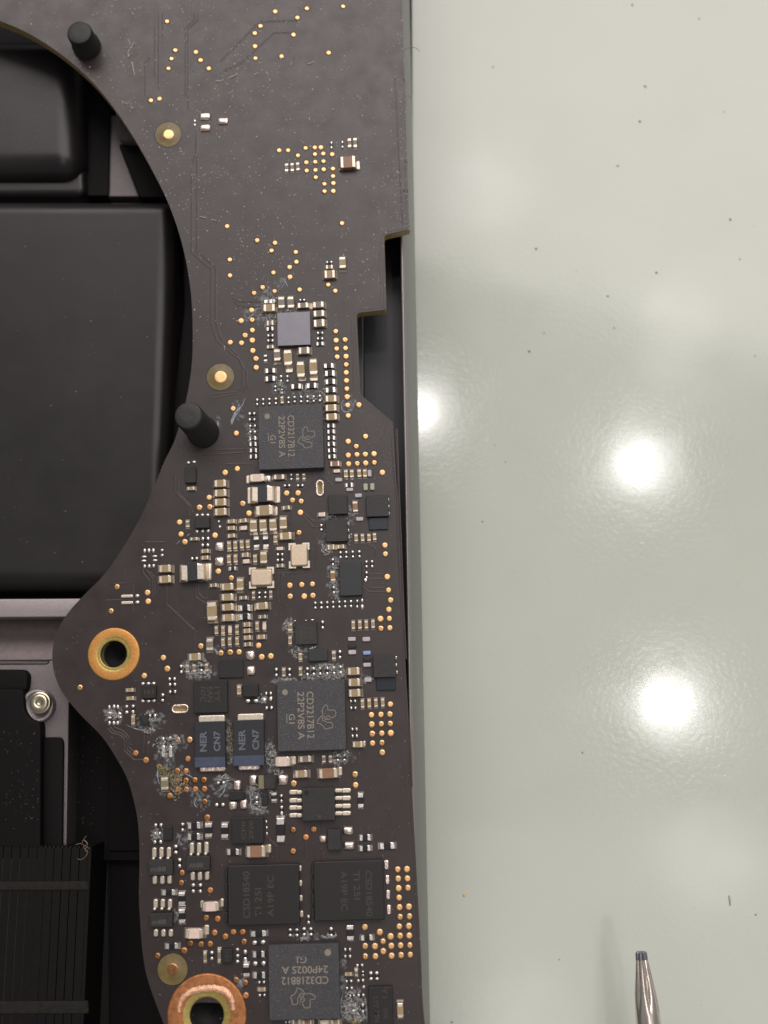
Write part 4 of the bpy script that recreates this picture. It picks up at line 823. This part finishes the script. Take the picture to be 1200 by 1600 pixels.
# power transistors with notched edge
for cx, cy, wd, ht, side in ((412, 1398, 112, 94, 1), (545, 1391.5, 109, 93, -1)):
    k = chip(cx, cy, wd, ht, 'chip_flat', 0.07, name='power_transistor', label='left of the two large flat black transistors' if side == 1 else 'right of the two large flat black transistors', chamf=0.006)
    for i in range(4):
        y = cy-ht*.36+i*ht*.24; p = local(k, cx-wd*.5, y, 0)
        obj('lead_tab', box_mesh(0.012, 0.045, 0.052, 0.004, 'chip_flat', 'lead_tab'), k, (p.x-0.006, p.y, 0.0))
    if side == 1:
        text(k, 'CSD18540', 385, 1398, 70, 10.5, 90, 'ink_dim'); text(k, 'TI 25I', 403.7, 1410, 43, 10, 90, 'ink_dim'); text(k, 'A19P EC', 423, 1400, 62, 10, 90, 'ink_dim')
    else:
        text(k, 'CSD18540', 576.7, 1396, 68, 10, -90, 'ink_dim'); text(k, 'TI 25I', 557.5, 1383, 43, 10, -90, 'ink_dim'); text(k, 'A19P EC', 537.5, 1392, 60, 10, -90, 'ink_dim')

# small-outline packages with leads
def lead(x, y, wp, hp, k, ch, h=0.03):
    o = solder(x, y, wp, hp, k, h=h, flat=True, name='lead'); o.parent = ch
    p = o.location-ch.location; a_ = -ch.rotation_euler.z
    o.location = (p.x*math.cos(a_)-p.y*math.sin(a_), p.x*math.sin(a_)+p.y*math.cos(a_), 0); o.rotation_euler.z = 0
k = chip(497.7, 1256.6, 51, 51, 'chip_black', 0.085, name='flash_chip', label='square black chip with four silver leads on each side')
for y in (1237.9, 1250.7, 1262, 1274): lead(459, y, 15, 7.5, 'tin_warm', k, 0.018); lead(468, y, 10, 6.5, 'tin_warm', k, 0.04)
for y in (1235.2, 1247, 1259.4, 1270.8): lead(541, y, 15, 7.5, 'tin_warm', k, 0.02); lead(529, y, 13, 6.5, 'tin_warm', k, 0.04)
dot(k, 479, 1239, 3.6, 'hole'); dot(k, 499.5, 1276, 2.6, 'ink_dim')
def sot6(x, y, wp, hp, top, bot, tl, bl, lw, s, k='chip_black'):
    ch = chip(x, y, wp, hp, k, 0.055, name='six_lead_chip')
    for a_ in top: lead(a_[0], a_[1], lw, tl, 'tin_warm', ch, 0.028); lead(a_[0]-1.5, a_[1]+tl*.55, lw*.7, 5, 'tin_warm', ch, 0.04)
    for a_ in bot: lead(a_[0], a_[1], lw, bl, 'tin_warm', ch, 0.028)
    if s: text(ch, s, x-3, y+3, wp*.6, 7, 0 if s != '88W' else 180, 'ink_mid')
sot6(250.8, 1355, 38, 25, ((241.3, 1332.3), (252.4, 1331.8), (264, 1331.8)), ((242, 1374.5), (253.8, 1374.5), (265, 1374)), 17, 14, 7, 'm88')
sot6(309.3, 1349, 37, 23, ((300, 1325.3), (311.2, 1325.3), (322.8, 1324.2)), ((301.3, 1368.6), (312.5, 1368.6), (323.7, 1368)), 18, 14, 7, '88W')
sot6(251.7, 1437.5, 36, 22, ((243.3, 1412), (254.5, 1411.7), (265.8, 1412)), ((243.7, 1457.5), (255.5, 1457.5), (267, 1457.5)), 15, 12, 7, 'm88')
k = chip(315.8, 816, 23, 18, 'chip_flat', 0.05); k = chip(232.5, 1081, 22, 20, 'chip_flat', 0.05); text(k, '161', 232.5, 1081, 14, 7, 0, 'ink_dim')
k = chip(355, 1494, 17, 22, 'chip_flat', 0.04); text(k, '151', 355, 1494, 13, 6, 90, 'ink_dim')
k = chip(226, 1125, 13, 16, 'chip_flat', 0.03); text(k, '27', 226, 1124, 8, 6, -90, 'ink_dim')
chip(522.2, 1312, 21, 33, 'chip_black', 0.06); chip(262, 1302, 14, 22, 'chip_flat', 0.03)
# pair of flat inductors
for cx, cy, lab, dx in ((328, 1159, 'left of the two inductors lettered NER CN7', 0), (388.5, 1156.5, 'right of the two inductors lettered NER CN7', 0)):
    L = cx < 350
    k = chip(cx, cy+4, 48, 72, 'inductor_black', 0.075, name='power_inductor', label=lab)
    lead(cx+3.3, cy-33.5, 41, 16, 'tin_warm', k, 0.055); lead(cx+(4.5 if L else 1), cy+42, 40 if L else 33, 9, 'tin_pink', k, 0.045)
    s_ = pxs(cx, cy, 0.075)[0]; b_ = [Vector((a_*s_, c_*s_, 0)) for a_, c_ in ((-23.7, -34.5), (23.7, -34.5), (23.7, -19.5), (-23.7, -19.5))]
    flatpoly(k, 'blue_band', b_, 'inductor_blue')
    text(k, 'NER', cx-10.5, cy-0.5, 31, 10.5, 90, 'ink_blue'); text(k, 'CN7', cx+11, cy-1, 31, 10.5, 90, 'ink_blue')
# crystals: metal lid on a castellated ceramic base
for x, y, wb, hb, wf, hf in ((408.7, 902.7, 33.5, 25.5, 39, 33), (467.5, 868, 26.5, 34, 32.5, 39.5)):
    k = chip(x, y, wf-3, hf-3, 'cap_olive', 0.03, name='crystal_oscillator'); 
    sx = pxs(x, y)[0]
    obj('metal_lid', box_mesh(round(wb*sx/2, 3), round(hb*sx/2, 3), 0.055, 0.012, 'crystal_lid', 'metal_lid', 0.03), k)
    for sx_ in (-1, 1):
        for sy_ in (-1, 1):
            a_, b_, t, ll = sx_*wf*sx/2, sy_*hf*sx/2, 3.0*sx, 11*sx
            v = [(a_, b_, 0), (a_-sx_*ll, b_, 0), (a_-sx_*ll, b_-sy_*t, 0), (a_-sx_*t, b_-sy_*t, 0), (a_-sx_*t, b_-sy_*ll, 0), (a_, b_-sy_*ll, 0)]
            if sx_*sy_ < 0: v = v[::-1]
            vv, ff = loft([v, [(p[0], p[1], 0.033) for p in v]])
            obj('corner_pad', mesh('corner_pad', vv, ff, 'tin_warm'), k)

bpy.context.view_layer.update()
dg = bpy.context.evaluated_depsgraph_get()
for o, lx, hy in TEXTS:                          # lettering becomes plain mesh, stretched to its printed size
    me_ = bpy.data.meshes.new_from_object(o.evaluated_get(dg)); me_.name = 'lettering'
    xs = [q_.co.x for q_ in me_.vertices]; ys = [q_.co.y for q_ in me_.vertices]
    kx, ky = lx/(max(xs)-min(xs)), hy/(max(ys)-min(ys)); mx_, my_ = (max(xs)+min(xs))/2, (max(ys)+min(ys))/2
    for q_ in me_.vertices: q_.co.x = (q_.co.x-mx_)*kx; q_.co.y = (q_.co.y-my_)*ky
    if not me_.materials: me_.materials.append(o.data.materials[0])
    par, loc_, rot_ = o.parent, o.location.copy(), o.rotation_euler.copy()
    bpy.data.objects.remove(o)
    n_o = obj('lettering', me_, par, loc_); n_o.rotation_euler = rot_

# ------------------------------------------------------------------ flux residue, dust, lint
for k_, a_ in (('residue', 0.55), ('residue_yellow', 0.65)):      # thin dried flux lets the board show through
    nt = M[k_].node_tree; b = nt.nodes['Principled BSDF']; g = nt.nodes.new('ShaderNodeNewGeometry'); n = nt.nodes.new('ShaderNodeTexNoise')
    n.inputs['Scale'].default_value = 45; nt.links.new(g.outputs['Position'], n.inputs['Vector'])
    mp = nt.nodes.new('ShaderNodeMapRange'); mp.inputs['From Min'].default_value = 0.35; mp.inputs['From Max'].default_value = 0.7
    mp.inputs['To Min'].default_value = 0.10; mp.inputs['To Max'].default_value = a_+0.2
    nt.links.new(n.outputs['Fac'], mp.inputs['Value']); nt.links.new(mp.outputs['Result'], b.inputs['Alpha'])
def residue(spots, k, name, size=(1.0, 2.6), label=None, hmul=1.0):
    v = []; f = []
    for (x, y, rx, ry, n) in spots:
        for _ in range(n):
            a_ = random.random()*6.28; r_ = random.random()**0.6
            px_, py_ = x+rx*r_*math.cos(a_), y+ry*r_*math.sin(a_)
            c = P(px_, py_, 0.0); s = random.uniform(*size)*0.00587; z = random.uniform(0.001, 0.035*hmul)*(1-0.6*r_)
            ph = random.random()*6.28; st = random.uniform(0.7, 1.4); b0 = len(v); m_ = 6
            for i in range(m_):
                t = 2*math.pi*i/m_; u, w_ = math.cos(t)*s*st*random.uniform(.6, 1.2), math.sin(t)*s/st*random.uniform(.6, 1.2)
                v.append((c.x+u*math.cos(ph)-w_*math.sin(ph), c.y+u*math.sin(ph)+w_*math.cos(ph), z))
            v.append((c.x+random.uniform(-.3, .3)*s, c.y+random.uniform(-.3, .3)*s, z+s*random.uniform(.2, .5))); v.append((c.x, c.y, 0.0))
            for i in range(m_): f.append((b0+i, b0+(i+1) % m_, b0+m_)); f.append((b0+(i+1) % m_, b0+i, b0+m_+1))
    o = obj(name, mesh(name, v, f, k, True), board); tag(o, label, kind='stuff'); return o
residue([(420, 472, 12, 7, 60), (424, 498, 10, 14, 85), (437, 470, 8, 6, 22), (452, 487, 16, 4, 30), (438, 606, 7, 12, 60), (490, 624, 14, 6, 40), (503, 615, 6, 8, 20), (503, 655, 4, 22, 25), (395, 680, 9, 14, 40), (512, 858, 10, 10, 60), (524, 888, 9, 12, 45), (524, 912, 9, 10, 45), (527, 930, 6, 8, 25), (516, 805, 10, 5, 35), (513, 830, 6, 16, 30), (549, 800, 5, 8, 14), (546, 842, 5, 10, 16), (450, 976, 6, 10, 45), (465, 1018, 10, 10, 40), (488, 1013, 8, 4, 18), (505, 1042, 14, 8, 60), (522, 1044, 18, 8, 75), (500, 1058, 35, 5, 100), (452, 1062, 16, 3, 40), (535, 1055, 8, 8, 40),
         (310, 1035, 16, 7, 60), (314, 1052, 20, 7, 90), (290, 1042, 8, 8, 30), (410, 1093, 8, 8, 25), (424, 1180, 10, 18, 80), (436, 1205, 8, 8, 30), (535, 1178, 14, 7, 50), (528, 1192, 12, 6, 40), (348, 1215, 10, 8, 40), (405, 1260, 13, 7, 75), (398, 1235, 8, 16, 50), (425, 1240, 6, 10, 28), (178, 1117, 10, 8, 45), (236, 1120, 10, 10, 50), (232, 1142, 10, 5, 26), (246, 1304, 9, 6, 45), (252, 1160, 20, 8, 30), (272, 1157, 9, 10, 40), (545, 1570, 14, 22, 130), (562, 1584, 10, 14, 50), (516, 1463, 12, 3, 30), (477, 1466, 8, 4, 20), (260, 1176, 12, 14, 40), (575, 1062, 8, 6, 14)], 'residue', 'flux_residue', (0.8, 2.6), 'crusty whitish flux residue around the chips')
residue([(268, 1212, 18, 12, 110), (278, 1226, 16, 14, 80), (256, 1208, 8, 10, 25), (275, 1246, 6, 12, 16), (360, 1150, 4, 24, 50), (362, 1168, 4, 16, 30), (553, 1595, 8, 5, 40), (250, 1200, 5, 6, 14)], 'residue_yellow', 'burnt_residue', (0.8, 2.4), 'yellowish burnt residue near the lower left pads')
mat('haze_film', (0.60, 0.62, 0.64), 0.7, 0, 0.3)
HAZE = [(418, 462, 22, 10, 70), (412, 490, 16, 20, 90), (440, 480, 26, 8, 60), (388, 492, 12, 10, 30), (440, 445, 12, 12, 26), (436, 606, 12, 14, 50), (480, 618, 26, 9, 60), (392, 682, 14, 22, 60), (545, 632, 12, 14, 40), (372, 640, 10, 18, 40), (340, 662, 6, 12, 16), (516, 806, 16, 8, 50), (512, 848, 14, 14, 60), (524, 905, 14, 36, 110), (548, 808, 10, 18, 36), (470, 1012, 20, 16, 60), (452, 980, 10, 14, 40), (508, 1052, 40, 12, 170), (440, 1064, 16, 6, 40), (312, 1050, 26, 12, 130), (300, 1036, 18, 10, 50), (420, 1180, 14, 26, 100), (535, 1182, 22, 12, 70), (358, 1160, 8, 36, 80), (350, 1228, 22, 16, 110), (400, 1240, 16, 24, 110), (404, 1262, 20, 10, 80), (312, 1250, 20, 16, 60), (236, 1126, 22, 18, 80), (270, 1160, 24, 14, 70), (258, 1178, 16, 18, 60), (270, 1220, 30, 26, 120), (178, 1117, 16, 14, 50), (246, 1304, 12, 14, 50), (550, 1572, 22, 32, 170), (536, 1530, 6, 40, 60), (480, 1462, 24, 8, 50), (376, 1534, 10, 14, 30), (340, 1016, 12, 8, 24), (560, 1060, 14, 12, 26), (290, 1310, 14, 16, 30), (275, 1428, 8, 12, 24)]
o = residue(HAZE, 'haze_film', 'flux_haze', (1.6, 4.6), 'thin bluish white flux haze around the chips', 0.16)
nt = M['haze_film'].node_tree; b = nt.nodes['Principled BSDF']; g = nt.nodes.new('ShaderNodeNewGeometry'); n = nt.nodes.new('ShaderNodeTexNoise')
n.inputs['Scale'].default_value = 16; n.inputs['Detail'].default_value = 5; nt.links.new(g.outputs['Position'], n.inputs['Vector'])
mp = nt.nodes.new('ShaderNodeMapRange'); mp.inputs['From Min'].default_value = 0.42; mp.inputs['From Max'].default_value = 0.70
mp.inputs['To Min'].default_value = 0.01; mp.inputs['To Max'].default_value = 0.22
nt.links.new(n.outputs['Fac'], mp.inputs['Value']); nt.links.new(mp.outputs['Result'], b.inputs['Alpha'])
# thin smears: narrow wandering films
v = []; f = []
def smear(path, wpx, z=0.0016):
    pts = smooth_line(path, 5)
    for i, (x, y) in enumerate(pts):
        a_ = Vector(pts[max(i-1, 0)]); b_ = Vector(pts[min(i+1, len(pts)-1)]); d = (b_-a_).normalized()
        ww = wpx*random.uniform(.3, 1.0)*math.sin(math.pi*min(max((i+.6)/(len(pts)+.2), 0.03), .97))
        p = P(x-d.y*ww/2, y+d.x*ww/2, z); r_ = P(x+d.y*ww/2, y-d.x*ww/2, z); b0 = len(v); m_ = (p+r_)/2
        v.extend([tuple(p), (m_.x, m_.y, z+0.003), tuple(r_)])
        if i: f.append((b0-3, b0-2, b0+1, b0)); f.append((b0-2, b0-1, b0+2, b0+1))
for path, w_ in (([(383, 622), (378, 634), (369, 643), (362, 656), (362, 664)], 4), ([(376, 640), (366, 652), (363, 663)], 3), ([(339, 656), (341, 664), (338, 672)], 3), ([(441, 434), (446, 441), (450, 449)], 2.2), ([(413, 444), (420, 450), (414, 457), (408, 456)], 2.2), ([(396, 488), (402, 482), (410, 484)], 2), ([(382, 492), (386, 498), (392, 494), (398, 488)], 2.4), ([(548, 622), (536, 626), (534, 638), (540, 644), (550, 640), (553, 630)], 2), ([(552, 624), (558, 630)], 1.6),
   ([(338, 1238), (346, 1232), (352, 1222), (362, 1218)], 3.4), ([(352, 1224), (350, 1236), (342, 1246)], 3), ([(308, 1244), (304, 1256), (308, 1262)], 2.4), ([(388, 1236), (392, 1250), (390, 1262)], 3), ([(196, 1132), (210, 1138), (224, 1141), (232, 1136)], 2), ([(250, 1194), (246, 1206), (248, 1222), (252, 1226)], 2.5), ([(285, 1208), (296, 1212), (302, 1216)], 2), ([(536, 1552), (532, 1572), (536, 1592)], 3), ([(570, 1556), (573, 1580), (573, 1598)], 2.6), ([(281, 845), (276, 850)], 2), ([(296, 834), (292, 838)], 2), ([(366, 1006), (374, 1012)], 2.5), ([(336, 1014), (340, 1022)], 4), ([(410, 866), (408, 872)], 1.8), ([(389, 852), (384, 848), (372, 845), (362, 844)], 2), ([(276, 1300), (280, 1312), (276, 1322)], 2.2), ([(275, 1425), (280, 1432)], 4), ([(374, 1530), (380, 1542)], 4)):
    smear(path, w_)
mat('smear', (0.30, 0.32, 0.36), 0.35, 0, 0.5, noise=(30, 0.4))
tag(obj('dried_smears', mesh('dried_smears', v, f, 'smear', True), board), 'thin dried bluish white smears between the pads', kind='stuff')
# dust
v = []; f = []
def speck(x, y, rpx, z=0.001, el=1.0):
    c = P(x, y, z); s = rpx*0.00587; ph = random.random()*6.28; b0 = len(v)
    for i in range(4):
        t = ph+i*math.pi/2; l_ = s*(el if i % 2 == 0 else 1/el)*random.uniform(.6, 1.1); v.append((c.x+l_*math.cos(t), c.y+l_*math.sin(t), z))
    v.append((c.x, c.y, z+s*0.8))
    for i in range(4): f.append((b0+i, b0+(i+1) % 4, b0+4))
cl = [(random.uniform(30, 640), random.uniform(-10, 480), random.uniform(10, 60)) for _ in range(60)]
n_ = 0
while n_ < 2400:
    if random.random() < .55:
        c = random.choice(cl); x, y = random.gauss(c[0], c[2]), random.gauss(c[1], c[2])
    else: x, y = random.uniform(0, 645), random.uniform(0, 520)
    if not inside(x, y): continue
    speck(x, y, random.choice((.45, .55, .65, .7, .85, 1.05, 1.4)), el=random.choice((1, 1, 1.3, 1.8))); n_ += 1
for _ in range(700):
    x, y = random.uniform(85, 660), random.uniform(480, 1600)
    if inside(x, y): speck(x, y, random.choice((.36, .42, .5, .65)), el=random.choice((1, 1.4)))
for _ in range(420):
    x, y = random.uniform(560, 625), random.uniform(625, 760)
    if inside(x, y): speck(x, y, random.choice((.25, .3, .38)))
for _ in range(260):
    y = random.uniform(0, 360); x = 628+y*0.033-abs(random.gauss(0, 14))
    if inside(x, y): speck(x, y, random.choice((.5, .7, 1.0)), el=1.5)
tag(obj('dust', mesh('dust', v, f, 'dust'), board), 'pale dust specks over the board', kind='stuff')
# dust lying on the battery and the module
v = []; f = []
for _ in range(70): speck(random.uniform(2, 235), random.uniform(340, 890), random.choice((.3, .4, .5, .8)), -0.339, random.choice((1, 1.6)))
for _ in range(26): speck(random.uniform(2, 85), random.uniform(130, 240), random.choice((.3, .4, .5)), -0.439)
for _ in range(80): speck(random.uniform(2, 60), random.uniform(1140, 1295), random.choice((.3, .35, .4)), -0.359)
for _ in range(50): speck(random.uniform(112, 165), random.uniform(1130, 1290), random.choice((.3, .35, .4)), -0.799)
for _ in range(50): speck(random.uniform(572, 625), random.uniform(390, 640), random.choice((.25, .35)), -0.699)
tag(obj('case_dust', mesh('case_dust', v, f, 'dust')), 'fine dust specks on the black battery and case interior', 'dust', kind='stuff')
# fibres
def fibre(path, rpx, z, k, name, parent=None):
    v = []; f = []; pts = smooth_line(path, 6); r_ = rpx*0.00587
    for i, (x, y) in enumerate(pts):
        c = P(x, y, z+0.01*math.sin(i*.7)); a_ = Vector(pts[max(i-1, 0)]); b_ = Vector(pts[min(i+1, len(pts)-1)]); d = (b_-a_).normalized(); nn = Vector((d.y, d.x, 0))
        b0 = len(v)
        for t in range(4): v.append(tuple(c+nn*(r_*math.cos(t*math.pi/2))+Vector((0, 0, r_*math.sin(t*math.pi/2)))))
        if i:
            for t in range(4): f.append((b0-4+t, b0-4+(t+1) % 4, b0+(t+1) % 4, b0+t))
    return obj(name, mesh(name, v, f, k, True), parent)
for i, path in enumerate(([(135, 1306), (131, 1312), (136, 1318), (131, 1324), (137, 1330), (134, 1338), (127, 1343), (121, 1342)], [(118, 1320), (126, 1318), (133, 1322), (140, 1326)], [(128, 1318), (131, 1312), (137, 1319), (133, 1328), (138, 1332)])):
    o = fibre(path, 0.36, ztop+0.03, 'fibre', 'lint')
    tag(o, ('long curled strand of brown lint on the heat sink corner', 'short flat strand of brown lint on the heat sink corner', 'middle looped strand of brown lint on the heat sink corner')[i], 'lint', 'lint on the heat sink')
for path in ([(632, 78), (640, 74), (650, 75), (656, 80)], [(632, 160), (634, 152), (640, 150), (643, 156)], [(630, 298), (634, 295), (638, 298)], [(633, 250), (637, 254), (634, 262)], [(631, 120), (634, 132), (633, 146), (636, 165)]):
    o = fibre(path, 0.5, 0.004, 'fibre', 'fibre', board)
for path in ([(336, 127), (350, 125), (366, 118), (381, 112)], [(397, 117), (405, 113)], [(416, 112), (420, 120), (422, 127)], [(312, 338), (325, 341), (338, 345)], [(200, 62), (204, 72), (200, 84), (206, 98), (211, 120)], [(190, 158), (201, 164), (208, 170)], [(480, 100), (492, 96)], [(350, 540), (352, 548)], [(200, 90), (203, 82), (209, 66)]):
    fibre(path, 0.45, 0.002, 'dust', 'scratch', board)
